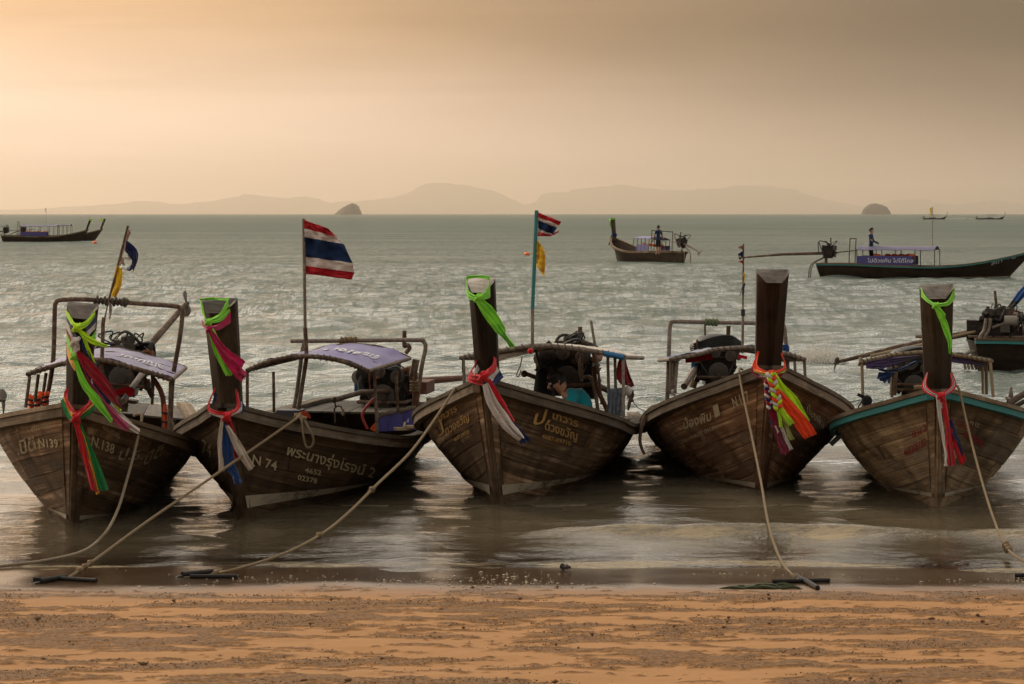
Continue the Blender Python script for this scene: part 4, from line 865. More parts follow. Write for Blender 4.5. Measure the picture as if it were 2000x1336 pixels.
MB().tube(B2.locs([(730, 778), (712, 800), (708, 815), (718, 838)], 4.9), .016, 7, 6).build('hose', 'red_hose', en2); MB().tube(B2.locs([(712, 732), (705, 745), (708, 768)], 6.6), .04, 8, 5).build('intake_hose', 'black_rubber', en2)
MB().box(B2.loc(812, 755, 7.2), (.35, .6, .14)).build('gear_housing', 'red_iron', en2)
MB().tube(B2.locs([(795, 747), (830, 744), (905, 738)], [7.2, 7.7, 8.8]), [.05, .045, .035], 9).build('shaft', 'red_iron', en2)
propeller(en2, B2.loc(912, 733, 8.9), (.9, .3, -.05), .13, 'prop_metal', 2, 1.2)
# banner on the rail
Bn = B2.locs([(740, 811), (810, 797), (815, 839), (738, 843)], [4.0, 4.9, 4.9, 4.0]); g = np.array([[(Bn[0] * (1 - s_) + Bn[1] * s_) * (1 - q) + (Bn[3] * (1 - s_) + Bn[2] * s_) * q + np.array([.02 * math.sin(s_ * 16) * (.3 + q), 0.02 * math.sin(s_ * 11 + 1) * (.3 + q), 0]) for s_ in np.linspace(0, 1, 22)] for q in np.linspace(0, 1, 7)])
ban = MB().sheet(g, .006).build('side_banner', 'banner_purple', B2.root)
V, F = text_polys('ไปด้วยกัน ไปได้ไกล'); wd = V[:, 0].max(); s_, q_ = .28 + .60 * V[:, 0] / wd, .62 - V[:, 1] * .55; gi, gj = np.clip(q_, 0, 1) * 6, np.clip(s_, 0, 1) * 21; i0, j0 = np.minimum(gi.astype(int), 5), np.minimum(gj.astype(int), 20); a_, c_ = (gi - i0)[:, None], (gj - j0)[:, None]
P = (g[i0, j0] * (1 - a_) + g[i0 + 1, j0] * a_) * (1 - c_) + (g[i0, j0 + 1] * (1 - a_) + g[i0 + 1, j0 + 1] * a_) * c_; MB().add(P + np.array([-.004, -.016, .003]), F).build('lettering', 'letters_white', ban, smooth=False)
MB().tube(coil(Bn[:2], .02, .01, 20), .008, 5).build('banner_lacing', 'rope_pale', B2.root)
for (px, py, nm) in ((783, 840, 'left tan sandal of the pair lying on the rail under the purple banner'), (805, 836, 'right tan sandal of the pair lying on the rail under the purple banner')):
    c = B2.w([B2.loc(px, py, 3.9)])[0]; mb = MB(); ol = np.array([(.10 * math.cos(a) * (1 + .25 * math.cos(a)), .05 * math.sin(a), 0) for a in np.linspace(0, 2 * math.pi, 18)[:-1]]); V = np.concatenate([c + ol, c + ol * 1.04 + (0, 0, .028)]); n_ = 17
    mb.add(V, [(i, (i + 1) % n_, n_ + (i + 1) % n_, n_ + i) for i in range(n_)] + [tuple(range(n_ - 1, -1, -1)), tuple(range(n_, 2 * n_))]); o = mb.build('sandal', 'sandal'); tag(o, nm, 'sandal', 'sandals on the N 74 boat')
    MB().tube([c + (.03, -.05, .025), c + (.04, 0, .075), c + (.03, .05, .025)], .012, 6, 4).build('strap', 'sandal', o); 
cl = cloth(None, [(722, 838), (728, 832), (736, 818)], [(735, 844), (736, 840), (738, 822)], 30.6, 'cloth_jacket_orange', 'orange_cloth'); tag(cl, 'bright orange cloth corner beside the purple banner on the N 74 boat', 'cloth')
MB().box(B2.loc(568, 806, 4.9), (.26, .3, .07)).build('seat_cushion', 'tarp_dark', B2.root)
cl = cloth(None, [(585, 806), (596, 803), (606, 812)], [(588, 814), (600, 816), (607, 817)], 31.4, 'cloth_jacket_orange', 'orange_rag', seed=4); tag(cl, 'small orange red rag on the far gunwale behind the N 74 rope knot', 'cloth')

# ---------------- boat with green scarf and the man on board
B3 = Boat('brown long-tail boat with gold Thai lettering and a man in cyan sitting aboard', -.14, 28.15, -8.4, 1.01, 1.24, .55, .80, 2.41, -.3, .96, group=G1, pw=(.245, .22), sr=-.17)
build_hull(B3, 'hull_wood', 'gunwale_wood', stripe_z=(0.10, 0.20), stripe_len=.36, post_end='post_end_pale')
hull_text(B3, 'ป.', 1, (1037, 828), (1072, 822), 28, 'letters_gold', up=(.3, -1)); hull_text(B3, 'เภวาร', 1, (1076, 815), (1126, 832), 14, 'letters_gold', up=(.15, -1)); hull_text(B3, 'ดวงขวัญ', 1, (1061, 836), (1124, 858), 17, 'letters_gold', up=(.12, -1)); hull_text(B3, '4687-09710', 1, (1055, 853), (1112, 868), 8, 'letters_gold', up=(.12, -1))
hull_text(B3, 'เภวาร', -1, (860, 822), (896, 800), 13, 'letters_gold', up=(-.12, -1)); hull_text(B3, 'ดวงขวัญ', -1, (874, 848), (920, 818), 16, 'letters_gold', up=(-.15, -1)); hull_text(B3, 'ป', -1, (858, 852), (872, 842), 24, 'letters_gold', up=(-.3, -1)); hull_text(B3, '4687-09710', -1, (890, 861), (920, 845), 8, 'letters_gold', up=(-.12, -1))
canopy(B3, [(900, 699), (936, 692), (985, 684), (1040, 676), (1090, 677), (1140, 683), (1182, 690), (1220, 698)], 3.3, 5.2, 'tarp_white', [((905, 702), (907, 750), 3.3), ((1187, 697), (1190, 812), 3.7), ((1201, 699), (1204, 812), 4.3), ((1217, 699), (1218, 815), 3.3), ((1136, 693), (1136, 745), 5.2)], r=.026, pipe_mat='grey_pipe', dz=-.10)
tp_ = MB().tube(B3.locs([(1180, 690), (1200, 694), (1219, 698)], 3.29), .033, 9).build('tape_wrap', 'blue_plastic', B3.root); MB().ball(B3.loc(1036, 686, 3.2), .032).build('red_float', 'cloth_red', B3.root)
o = cloth(None, [(968, 694), (1000, 690), (1036, 684)], [(972, 706), (1002, 698), (1034, 690)], 31.5, 'cloth_cream', 'tarp_flap'); tag(o, 'pale tarp flap hanging under the front arch of the boat with the man', 'tarp')
en3 = engine(B3, 1114, 712, 5.8, 118, 33, [(1140, 684), (1148, 672), (1134, 668), (1133, 655), (1133, 638)])
pipe(B3, [(1154, 626), (1163, 680), (1172, 755), (1175, 790)], 5.4, .016, 'boat_pole', 'grey_pipe'); pipe(B3, [(1133, 700), (1135, 735), (1155, 738), (1164, 775), (1168, 805)], 5.3, .022, 'frame_pipe', 'grey_pipe', 4); pipe(B3, [(1160, 715), (1165, 755), (1183, 795), (1186, 812)], 4.9, .026, 'frame_pipe', 'red_iron', 4)
pipe(B3, [(1022, 728), (1056, 741), (1085, 752)], [4.6, 5.1, 5.5], .026, 'tiller', 'rust_metal', parent=en3); MB().ball(B3.loc(1024, 730, 4.6), .04).build('tiller_grip', 'rust_metal', en3)
pipe(B3, [(1046, 684), (1054, 715), (1061, 735)], 4.5, .012, 'stay', 'black_rubber'); pipe(B3, [(1020, 697), (1016, 715), (1009, 732), (1013, 735), (1018, 722)], 3.3, .007, 'hanging_cord', 'rope_pale', 4); pipe(B3, [(903, 704), (903, 728)], 3.2, .006, 'hanging_cord', 'rope_dark')
pipe(B3, [(1165, 752), (1190, 764), (1222, 772)], 6.2, .035, 'shaft', 'rust_metal', parent=en3); propeller(en3, B3.loc(1232, 782, 6.4), (.8, .5, -.2), .12, 'prop_dark', 2, 1.9); MB().box(B3.loc(1140, 760, 5.9), (.34, .5, .2)).build('gear_housing', 'engine_black', en3)
Y3 = 31.6
o = cloth(None, [(1187, 760), (1186, 780), (1188, 800), (1190, 812)], [(1216, 757), (1217, 780), (1216, 800), (1215, 813)], Y3, 'cloth_denim', 'hanging_trousers', 4, .02, m=17); tag(o, 'faded blue denim trousers hung to dry on the stern posts', 'trousers')
o = cloth(None, [(1212, 694), (1205, 715), (1204, 735), (1214, 752)], [(1219, 694), (1225, 715), (1233, 738), (1239, 756)], Y3, 'cloth_rag_red', 'red_rag', 2.5, .03, m=11); tag(o, 'dark red rag hung on the right rear post behind the seated man', 'rag')
mb = MB(); c = at(1227, 763, 32.0); mb.ball(c, (.045, .05, .06), 12, 9); mb.tube([c + (0, 0, .05), c + (-.02, 0, .10)], .012, 6); o = mb.build('plastic_bag', 'white_cloth_bag'); tag(o, 'small white plastic bag tied beside the red rag', 'bag')
c = B3.w([B3.loc(1062, 752, 4.4)])[0]; mb = MB(); g = np.array([[(.13 * (1 - .35 * q) * math.cos(a) * (1 + .1 * math.sin(3 * a)), .14 * (1 - .2 * q) * math.sin(a), -.16 + .34 * q + .03 * math.cos(a) * q) for a in np.linspace(0, 2 * math.pi, 15)] for q in (0, .2, .45, .7, .9, 1.0)]); mb.grid(c + g); mb.ball(c + (0, 0, .17), (.105, .09, .03), 10, 6); o = mb.build('black_bag', 'cloth_dark_cloth'); tag(o, 'black bag beside the man in cyan', 'bag')
MB().tube([c + (-.08, -.1, .12), c + (0, -.13, .24), c + (.08, -.1, .12)], .012, 6, 4).build('handle', 'black_rubber', o)

# ---------------- boat N.117
B4 = Boat('reddish brown long-tail boat lettered N.117 with tall bare prow and orange braided sash', 2.52, 29.56, .9, 1.04, 1.31, .45, .91, 2.21, .2, .95, group=G1, pw=(.315, .255), sr=-.17)
build_hull(B4, 'hull_wood_red', 'gunwale_wood', post='post_wood_red', stripe_z=(0.03, 0.085), stripe_len=.26)
hull_text(B4, 'N.117', -1, (1436, 795), (1467, 780), 20, up=(-.28, -1)); hull_text(B4, 'น้องพิม', -1, (1338, 836), (1392, 818), 18, up=(-.1, -1)); hull_text(B4, '1', -1, (1399, 813), (1409, 808), 23, up=(-.22, -1)); hull_text(B4, '4652 0906', -1, (1358, 854), (1397, 837), 9, 'letters_faded', up=(-.12, -1))
hull_text(B4, 'น้องพิม', 1, (1573, 803), (1606, 836), 16, 'letters_faded', up=(.1, -1))
canopy(B4, [(1310, 702), (1363, 692), (1400, 683), (1450, 679), (1493, 682), (1532, 690), (1572, 702)], 2.6, 4.6, 'tarp_blue_stripe', [((1311, 704), (1308, 770), 2.7), ((1317, 705), (1312, 768), 3.0), ((1323, 704), (1318, 768), 2.65), ((1552, 706), (1555, 750), 4.4), ((1571, 703), (1573, 745), 2.7)], pipe_mat='grey_pipe', dz=-.11)
pipe(B4, [(1303, 785), (1306, 700), (1308, 642), (1311, 631), (1318, 628), (1400, 630), (1484, 631), (1522, 632), (1530, 636), (1533, 650), (1537, 700), (1540, 745)], 3.9, .024, 'roll_hoop', 'grey_pipe', 4)
MB().tube(coil(B4.locs([(1377, 629), (1402, 630)], 3.9), .031, .01, 11), .012, 6).build('hoop_lashing', 'olive_rope', B4.root); pipe(B4, [(1377, 632), (1377, 655)], 3.9, .011, 'hanging_rod', 'rust_metal'); MB().tube(coil(B4.locs([(1534, 674), (1535, 688)], 3.9), .03, .01, 6), .012, 6).build('hoop_lashing', 'cloth_blue', B4.root)
en4 = engine(B4, 1397, 706, 5.6, 92, 44, [(1420, 668), (1422, 655), (1423, 636)], blue=True, cover=True)
pipe(B4, [(1336, 755), (1346, 738), (1357, 722)], [4.6, 5.0, 5.4], .04, 'tiller', 'grey_pipe', parent=en4); pipe(B4, [(1352, 757), (1362, 726)], 5.5, .045, 'engine_leg', 'bamboo', parent=en4); pipe(B4, [(1369, 730), (1369, 740), (1390, 743)], 5.3, .02, 'engine_bracket', 'engine_black', parent=en4)
MB().box(B4.loc(1450, 697, 2.7), (.10, .06, .035), (0, .2, 0)).build('red_tag', 'cloth_red', B4.root)
MB().box(B4.loc(1365, 700, 2.9), (.30, .04, .06), (0, -.15, 0)).build('red_tag', 'cloth_rag_red', B4.root)
pipe(B4, [(1320, 770), (1312, 766), (1322, 764)], 2.9, .025, 'float_line', 'white_cloth_bag', 3)
P = B4.w(B4.locs([(1296, 794), (1278, 790), (1262, 803), (1251, 830), (1247, 858), (1250, 875), (1256, 888)], 1.15)); g = []
for i, p in enumerate(spline(P, 4)): g.append([p + np.array([0, e, 0]) for e in (-.07, -.03, .03, .07)])
o = MB().sheet(np.array(g), .03).build('tyre_fender', 'brown_tyre'); tag(o, 'curved brown strip of old tyre hanging off the left bow of the N.117 boat', 'fender', 'tyre strip fenders')

# ---------------- boat with turquoise rails
B5 = Boat('tan weathered long-tail boat with turquoise rails and red lettering 465205180', 4.11, 28.14, -6.4, .97, 1.17, .55, 1.0, 2.02, -1.5, .98, group=G1, pw=(.315, .245), sr=-.17)
build_hull(B5, 'hull_wood_tan', 'gunwale_brown', 'turquoise_paint', stripe_z=(0.085, 0.125), stripe_len=.26)
hull_text(B5, 'น.น.2', -1, (1785, 853), (1812, 839), 15, 'letters_red', up=(-.1, -1)); hull_text(B5, '465205180', -1, (1769, 890), (1812, 867), 15, 'letters_red', up=(-.15, -1)); hull_text(B5, 'น.น.2', 1, (1865, 826), (1893, 844), 15, 'letters_red', up=(.15, -1)); hull_text(B5, '465205180', 1, (1878, 850), (1918, 872), 13, 'letters_red', up=(.15, -1)); hull_text(B5, 'N 132', 1, (1892, 826), (1912, 834), 9, 'letters_faded', up=(.15, -1))
B5.hk = None
canopy(B5, [(1680, 708), (1714, 700), (1748, 693), (1808, 688), (1855, 692), (1895, 698), (1937, 705)], 3.1, 4.4, 'tarp_dark', [((1683, 704), (1686, 800), 3.1), ((1745, 700), (1742, 776), 4.4), ((1919, 708), (1920, 770), 4.2), ((1926, 708), (1927, 770), 3.7), ((1934, 706), (1940, 776), 3.1)], pipe_mat='bamboo', r=.022, dz=-.09)
for A_, C_, nm in (([(1690, 708), (1720, 702), (1750, 697), (1800, 693)], [(1692, 720), (1725, 720), (1752, 712), (1800, 696)], 'left'), ([(1858, 695), (1890, 701), (1925, 706)], [(1858, 707), (1890, 711), (1924, 717)], 'right')):
    o = cloth(None, A_, C_, 31.2, 'cloth_purple', 'canopy_valance', 3, .015, m=7, straight=True); tag(o, 'torn purple cloth valance along the %s half of the bamboo front arch' % nm, 'valance', 'purple valances')
o = cloth(None, [(1712, 717), (1735, 723), (1765, 715), (1790, 703)], [(1716, 722), (1740, 728), (1768, 722), (1792, 712)], 31.1, 'cloth_tarp_blue', 'blue_rag', 2, .03); tag(o, 'dark blue rag strung under the purple valance', 'rag')
cloth(o, [(1716, 727), (1714, 735), (1712, 738)], [(1748, 728), (1738, 740), (1729, 748)], 31.1, 'cloth_tarp_blue', 'rag_corner', 1.5, .02)
pipe(B5, [(1680, 709), (1681, 698)], 3.1, .02, 'arch_tip', 'bamboo'); pipe(B5, [(1808, 689), (1805, 645), (1803, 640)], 3.0, .03, 'upright', 'red_iron'); pipe(B5, [(1788, 657), (1808, 658)], 3.0, .018, 'peg', 'bamboo')
en5 = engine(B5, 1782, 730, 5.6, 92, 55, None, blue=True, cover=True); pipe(B5, [(1741, 750), (1790, 752), (1830, 752)], 5.2, .016, 'engine_rail', 'rust_metal', parent=en5); pipe(B5, [(1744, 772), (1748, 715)], 5.0, .04, 'engine_leg', 'rust_metal', parent=en5)
c = B5.w([B5.loc(1693, 783, 3.0)])[0]; mb = MB(); mb.ball(c, (.06, .05, .065), 10, 7); mb.tube([c + (-.03, 0, .04), c + (-.10, 0, .07)], .02, 6); mb.tube([c + (-.05, 0, 0), c + (-.09, 0, -.07), c + (-.06, 0, -.11)], .008, 5, 4); o = mb.build('black_pouch', 'cloth_dark_cloth'); tag(o, 'black cloth pouch tied to the left canopy post of the turquoise-railed boat', 'pouch')
o = MB().sheet(np.array([[p + np.array([0, e, 0]) for e in (-.06, .06)] for p in spline(B5.w(B5.locs([(1650, 838), (1637, 850), (1620, 866)], .9)), 4)]), .035).build('tyre_fender', 'black_rubber'); tag(o, 'short black rubber strip hanging off the left bow of the turquoise-railed boat', 'fender', 'tyre strip fenders')
pipe(B5, [(1785, 757), (1810, 756), (1822, 758)], 2.0, .02, 'rope_end', 'rope_tan', 3)
# ================================================================ SASHES ON THE PROWS
def sk(k): return -k            # rows run nearer the viewer
Z1 = 25.20
s = sash('neon yellow green scarf knotted near the top of the N.138 prow', 150, 640, Z1)
cloth(s, [(129, 605), (139, 622), (150, 635)], [(129, 615), (138, 632), (150, 644)], [Z1 + .2, Z1 + .05, Z1 - .06], 'cloth_neon', 'band'); cloth(s, [(150, 635), (168, 627), (186, 608)], [(150, 644), (169, 639), (186, 619)], [Z1 - .06, Z1 + .05, Z1 + .2], 'cloth_neon', 'band')
knot(s, 150, 640, Z1 - .08, .032, 'cloth_neon'); cloth(s, [(151, 637), (174, 656), (210, 675)], [(152, 648), (177, 671), (210, 680)], [Z1 - .08, Z1 - .1, Z1 - .08], 'cloth_neon', 'tail', 2); cloth(s, [(157, 648), (172, 690), (192, 722), (214, 776), (237, 801)], [(164, 650), (183, 700), (200, 735), (222, 790), (236, 807)], [Z1 - .07, Z1 - .05, Z1, Z1 + .02, Z1], 'cloth_neon', 'tail', 1.5); keep(s)
s = sash('navy blue and white sash wrapped under the neon scarf on the N.138 prow', 150, 660, Z1)
cloth(s, [(130, 616), (140, 636), (150, 656)], [(130, 626), (140, 648), (148, 667)], [Z1 + .2, Z1 + .05, Z1 - .04], 'cloth_navy', 'band'); cloth(s, [(130, 626), (138, 646), (146, 662)], [(130, 641), (137, 656), (142, 668)], [Z1 + .19, Z1 + .05, Z1 - .03], 'cloth_white', 'band')
cloth(s, [(186, 620), (167, 641)], [(186, 630), (169, 648)], [Z1 + .2, Z1 + .02], 'cloth_navy', 'band'); cloth(s, [(186, 630), (169, 648)], [(185, 642), (172, 656)], [Z1 + .2, Z1 + .02], 'cloth_white', 'band')
knot(s, 147, 668, Z1 - .06, .035, 'cloth_white'); cloth(s, [(141, 664), (141, 680), (147, 693)], [(153, 664), (156, 682), (156, 694)], Z1 - .07, 'cloth_white', 'tail', 1.5)
cloth(s, [(150, 657), (166, 690), (180, 712), (183, 750), (209, 791)], [(157, 656), (172, 680), (192, 715), (205, 760), (216, 786)], [Z1 - .05, Z1 - .05, Z1 - .03, Z1 - .02, Z1 - .03], 'cloth_navy', 'tail', 1.5)
cloth(s, [(214, 787), (240, 811), (274, 839)], [(214, 796), (247, 833), (271, 847)], Z1 - .02, 'cloth_white', 'tail', 1.5); keep(s)
s = sash('wide crimson sash streaming right from the N.138 prow', 150, 690, Z1)
cloth(s, [(154, 684), (189, 717), (222, 762), (236, 795)], [(147, 690), (173, 732), (206, 774), (233, 799)], [Z1 - .09, Z1 - .11, Z1 - .1, Z1 - .08], 'cloth_crimson', 'tail', 2, .018, m=11); cloth(s, [(130, 642), (142, 668)], [(130, 650), (143, 680)], [Z1 + .19, Z1 - .02], 'cloth_crimson', 'band'); keep(s)
s = sash('lime green sash knotted lower on the left of the N.138 prow', 145, 695, Z1)
cloth(s, [(130, 648), (138, 672), (145, 690)], [(130, 667), (136, 686), (143, 700)], [Z1 + .2, Z1 + .06, Z1 - .05], 'cloth_lime', 'band'); knot(s, 145, 696, Z1 - .06, .028, 'cloth_lime'); cloth(s, [(149, 696), (170, 747), (194, 777), (220, 819)], [(142, 699), (155, 744), (182, 786), (217, 825)], [Z1 - .07, Z1 - .09, Z1 - .1, Z1 - .08], 'cloth_lime', 'tail', 1.5)
cloth(s, [(186, 646), (176, 664)], [(186, 662), (180, 668)], [Z1 + .2, Z1 + .04], 'cloth_lime', 'band'); keep(s)
s = sash('golden yellow strip at the left edge of the N.138 prow below the lime sash', 138, 700, Z1)
cloth(s, [(130, 671), (138, 690), (146, 709)], [(131, 694), (138, 712), (146, 726)], [Z1 + .2, Z1 + .05, Z1 - .02], 'cloth_yellow', 'band'); keep(s)
s = sash('long pink sash streaming right below the crimson one on the N.138 prow', 158, 700, Z1)
cloth(s, [(154, 697), (171, 736), (210, 787), (255, 834)], [(157, 708), (179, 758), (214, 815), (243, 844)], [Z1 - .04, Z1 - .05, Z1 - .06, Z1 - .05], 'cloth_pink', 'tail', 2, m=11); keep(s)
Z1b = 25.40
s = sash('red, yellow and green sash hung like a necklace on the N.138 bow', 148, 815, Z1b)
dY = [Z1b + .28, Z1b + .14, Z1b - .03, Z1b + .08, Z1b + .24]
cloth(s, [(134, 759), (132, 778), (148, 803), (171, 787), (176, 770)], [(131, 756), (125, 778), (148, 812), (178, 790), (182, 773)], dY, 'cloth_red', 'band', 1); cloth(s, [(125, 776), (135, 795), (147, 809), (178, 791), (183, 776)], [(122, 780), (133, 802), (147, 816), (181, 794), (185, 778)], [dY[1], Z1b + .06, dY[2], dY[3], dY[4]], 'cloth_yellow', 'band', 1)
cloth(s, [(122, 779), (132, 800), (145, 816), (181, 794), (185, 778)], [(118, 783), (128, 808), (144, 825), (184, 802), (189, 784)], [dY[1], Z1b + .06, dY[2], dY[3], dY[4]], 'cloth_green', 'band', 1); knot(s, 149, 816, Z1b - .06, .036, 'cloth_red')
cloth(s, [(144, 827), (157, 880), (178, 956)], [(154, 826), (169, 883), (189, 961)], [Z1b - .06, Z1b - .04, Z1b], 'cloth_red', 'tail', 1.5); cloth(s, [(150, 832), (166, 868), (189, 965)], [(156, 834), (171, 868), (194, 963)], [Z1b - .04, Z1b - .02, Z1b + .02], 'cloth_yellow', 'tail', 1); cloth(s, [(156, 831), (174, 897), (193, 960)], [(160, 831), (189, 897), (211, 956)], [Z1b - .03, Z1b - .01, Z1b + .02], 'cloth_green', 'tail', 2, m=11); keep(s)

Z2 = 25.72
s = sash('lime green scarf tied round the top of the N 74 prow', 407, 628, Z2)
cloth(s, [(390, 584), (394, 605), (402, 624)], [(393, 585), (397, 608), (405, 632)], [Z2 + .22, Z2 + .08, Z2 - .04], 'cloth_lime', 'band'); cloth(s, [(444, 585), (429, 612), (410, 624)], [(449, 608), (433, 627), (412, 632)], [Z2 + .18, Z2 + .06, Z2 - .05], 'cloth_lime', 'band', 2.5); cloth(s, [(390, 583), (418, 582), (447, 583)], [(390, 587), (418, 585), (447, 588)], Z2 + .21, 'cloth_lime', 'band', .5)
knot(s, 407, 629, Z2 - .07, .026, 'cloth_lime'); cloth(s, [(404, 635), (418, 687), (440, 733)], [(413, 637), (434, 674), (456, 732)], [Z2 - .05, Z2 - .06, Z2 - .04], 'cloth_lime', 'tail', 1.5); keep(s)
s = sash('magenta scarf with ragged end blowing right from the N 74 prow', 412, 645, Z2)
cloth(s, [(394, 625), (399, 632), (406, 639)], [(395, 636), (400, 641), (406, 646)], [Z2 + .15, Z2 + .05, Z2 - .05], 'cloth_magenta', 'band'); cloth(s, [(450, 608), (430, 630), (414, 639)], [(450, 630), (431, 643), (414, 647)], [Z2 + .18, Z2 + .05, Z2 - .06], 'cloth_magenta', 'band', 2.5); knot(s, 409, 643, Z2 - .08, .025, 'cloth_magenta')
cloth(s, [(416, 646), (441, 678), (466, 697), (478, 706), (472, 716), (482, 729)], [(408, 650), (428, 690), (448, 722), (458, 735), (463, 740), (471, 746)], Z2 - .1, 'cloth_magenta', 'tail', 2, .018, m=11); keep(s)
Z2b = 25.92
s = sash('red, white and blue sash hung like a necklace on the N 74 bow', 440, 812, Z2b)
cloth(s, [(421, 757), (409, 794), (436, 805), (460, 796), (460, 759)], [(418, 759), (405, 800), (437, 811), (468, 799), (466, 768)], [Z2b + .25, Z2b + .1, Z2b - .04, Z2b + .08, Z2b + .24], 'cloth_red', 'band', 1); cloth(s, [(406, 801), (437, 811), (468, 799), (471, 785)], [(409, 808), (436, 816), (470, 805), (475, 790)], [Z2b + .1, Z2b - .04, Z2b + .08, Z2b + .2], 'cloth_white', 'band', 1); cloth(s, [(471, 778), (473, 790), (470, 804)], [(477, 790), (477, 798), (473, 806)], Z2b + .15, 'cloth_blue', 'band', 1); cloth(s, [(421, 765), (412, 790)], [(424, 772), (418, 790)], Z2b + .22, 'cloth_navy', 'band', 1)
knot(s, 443, 814, Z2b - .08, .034, 'cloth_red')
cloth(s, [(432, 815), (425, 862), (427, 920)], [(437, 816), (433, 865), (438, 919)], Z2b - .08, 'cloth_cream', 'tail', 1); cloth(s, [(437, 829), (433, 865), (438, 912), (454, 930), (456, 946)], [(442, 828), (452, 862), (458, 906), (466, 926), (473, 943)], Z2b - .05, 'cloth_blue', 'tail', 3, .02, m=13); cloth(s, [(440, 816), (449, 848), (457, 903)], [(450, 815), (461, 850), (465, 891)], Z2b - .03, 'cloth_crimson', 'tail', 1.5); cloth(s, [(441, 832), (458, 877), (485, 920)], [(447, 831), (472, 867), (498, 912)], Z2b - .1, 'cloth_cream', 'tail', 1.5); keep(s)

Z3 = 26.95
s = sash('bright lime scarf knotted on the pale-topped prow, its tail blowing right', 935, 580, Z3)
cloth(s, [(910, 546), (913, 566), (930, 578)], [(911, 572), (914, 583), (930, 587)], [Z3 + .18, Z3 + .06, Z3 - .05], 'cloth_lime', 'band', 2.5); cloth(s, [(956, 543), (952, 563), (939, 577)], [(957, 580), (951, 584), (939, 586)], [Z3 + .18, Z3 + .06, Z3 - .05], 'cloth_lime', 'band', 2.5); cloth(s, [(910, 540), (933, 538), (956, 540)], [(910, 546), (933, 542), (956, 546)], Z3 + .16, 'cloth_lime', 'band', .5)
knot(s, 935, 582, Z3 - .08, .034, 'cloth_lime'); cloth(s, [(940, 582), (960, 599), (978, 626), (987, 645), (988, 652), (1006, 675)], [(928, 588), (945, 618), (963, 641), (975, 654), (984, 661), (997, 679)], Z3 - .1, 'cloth_lime', 'tail', 2.5, .02, m=11); keep(s)
Z3b = 27.2
s = sash('thick red, white and navy sash bunched round the base of the pale-topped prow', 943, 735, Z3b)
cloth(s, [(964, 693), (961, 712), (945, 728)], [(970, 702), (967, 723), (951, 738)], [Z3b + .25, Z3b + .1, Z3b - .06], 'cloth_red', 'band', 2, .015); cloth(s, [(932, 701), (922, 726), (940, 732)], [(929, 712), (913, 742), (944, 753)], [Z3b + .25, Z3b + .05, Z3b - .07], 'cloth_red', 'band', 2.5, .02, m=11); cloth(s, [(968, 712), (952, 731)], [(978, 733), (955, 749)], [Z3b + .2, Z3b], 'cloth_white', 'band', 1.5); cloth(s, [(932, 712), (926, 726)], [(936, 722), (926, 739)], [Z3b + .2, Z3b], 'cloth_white', 'band', 1); cloth(s, [(976, 724), (960, 747)], [(983, 737), (964, 755)], [Z3b + .18, Z3b + .02], 'cloth_navy', 'band', 1)
knot(s, 945, 735, Z3b - .1, .042, 'cloth_red'); cloth(s, [(943, 752), (953, 794), (983, 836), (1012, 861)], [(953, 747), (972, 783), (995, 817), (1023, 854)], Z3b - .1, 'cloth_white', 'tail', 2, .018, m=11); cloth(s, [(950, 742), (968, 775), (987, 802), (1002, 825)], [(957, 740), (976, 771), (993, 801), (1005, 822)], Z3b - .06, 'cloth_red', 'tail', 1); cloth(s, [(992, 822), (1008, 850), (1017, 868)], [(1003, 824), (1021, 843), (1038, 858)], Z3b - .05, 'cloth_navy', 'tail', 1.5); keep(s)

Z4 = 28.45
s = sash('orange and neon sash with two plaits hanging from the N.117 bow', 1505, 730, Z4)
cloth(s, [(1482, 686), (1481, 716), (1505, 725), (1532, 716), (1525, 690)], [(1480, 686), (1471, 721), (1505, 730), (1535, 721), (1528, 690)], [Z4 + .25, Z4 + .1, Z4 - .05, Z4 + .1, Z4 + .25], 'cloth_orange', 'band', 1); cloth(s, [(1471, 721), (1488, 727), (1505, 729), (1535, 722)], [(1472, 726), (1488, 731), (1505, 733), (1534, 727)], [Z4 + .1, Z4, Z4 - .05, Z4 + .1], 'cloth_neon', 'band', .5)
cloth(s, [(1469, 714), (1478, 730), (1499, 740)], [(1465, 721), (1475, 735), (1498, 746)], [Z4 + .15, Z4 + .08, Z4], 'cloth_maroon', 'band', 1); cloth(s, [(1477, 726), (1500, 732)], [(1480, 734), (1499, 741)], [Z4 + .09, Z4 - .01], 'cloth_white', 'band', 1); cloth(s, [(1516, 732), (1534, 724)], [(1520, 740), (1537, 727)], [Z4, Z4 + .1], 'cloth_maroon', 'band', 1); knot(s, 1505, 729, Z4 - .08, .026, 'cloth_orange')
def plait(parent, path, Y, r, cols, turns):
    P = np.array([at(a, b_, Y) for a, b_ in path]); Q = spline(P, 14); t_ = np.linspace(0, 1, len(Q))
    for k in range(3):
        ph = 2 * np.pi * (turns * t_ + k / 3); off = np.stack([r * 1.05 * np.sin(ph), r * .55 * np.sin(2 * ph), 0 * ph], 1); n_ = len(Q); cut = max(1, n_ // 1)
        MB().tube(Q + off, r * .62, 7).build('strand', 'cloth_' + cols[k], parent)
plait(s, [(1505, 729), (1511, 752), (1517, 778), (1520, 799)], Z4 - .12, .030, ('orange', 'neon', 'white'), 2.6); plait(s, [(1500, 743), (1501, 768), (1506, 798)], Z4 - .09, .026, ('navy', 'white', 'crimson'), 2.6)
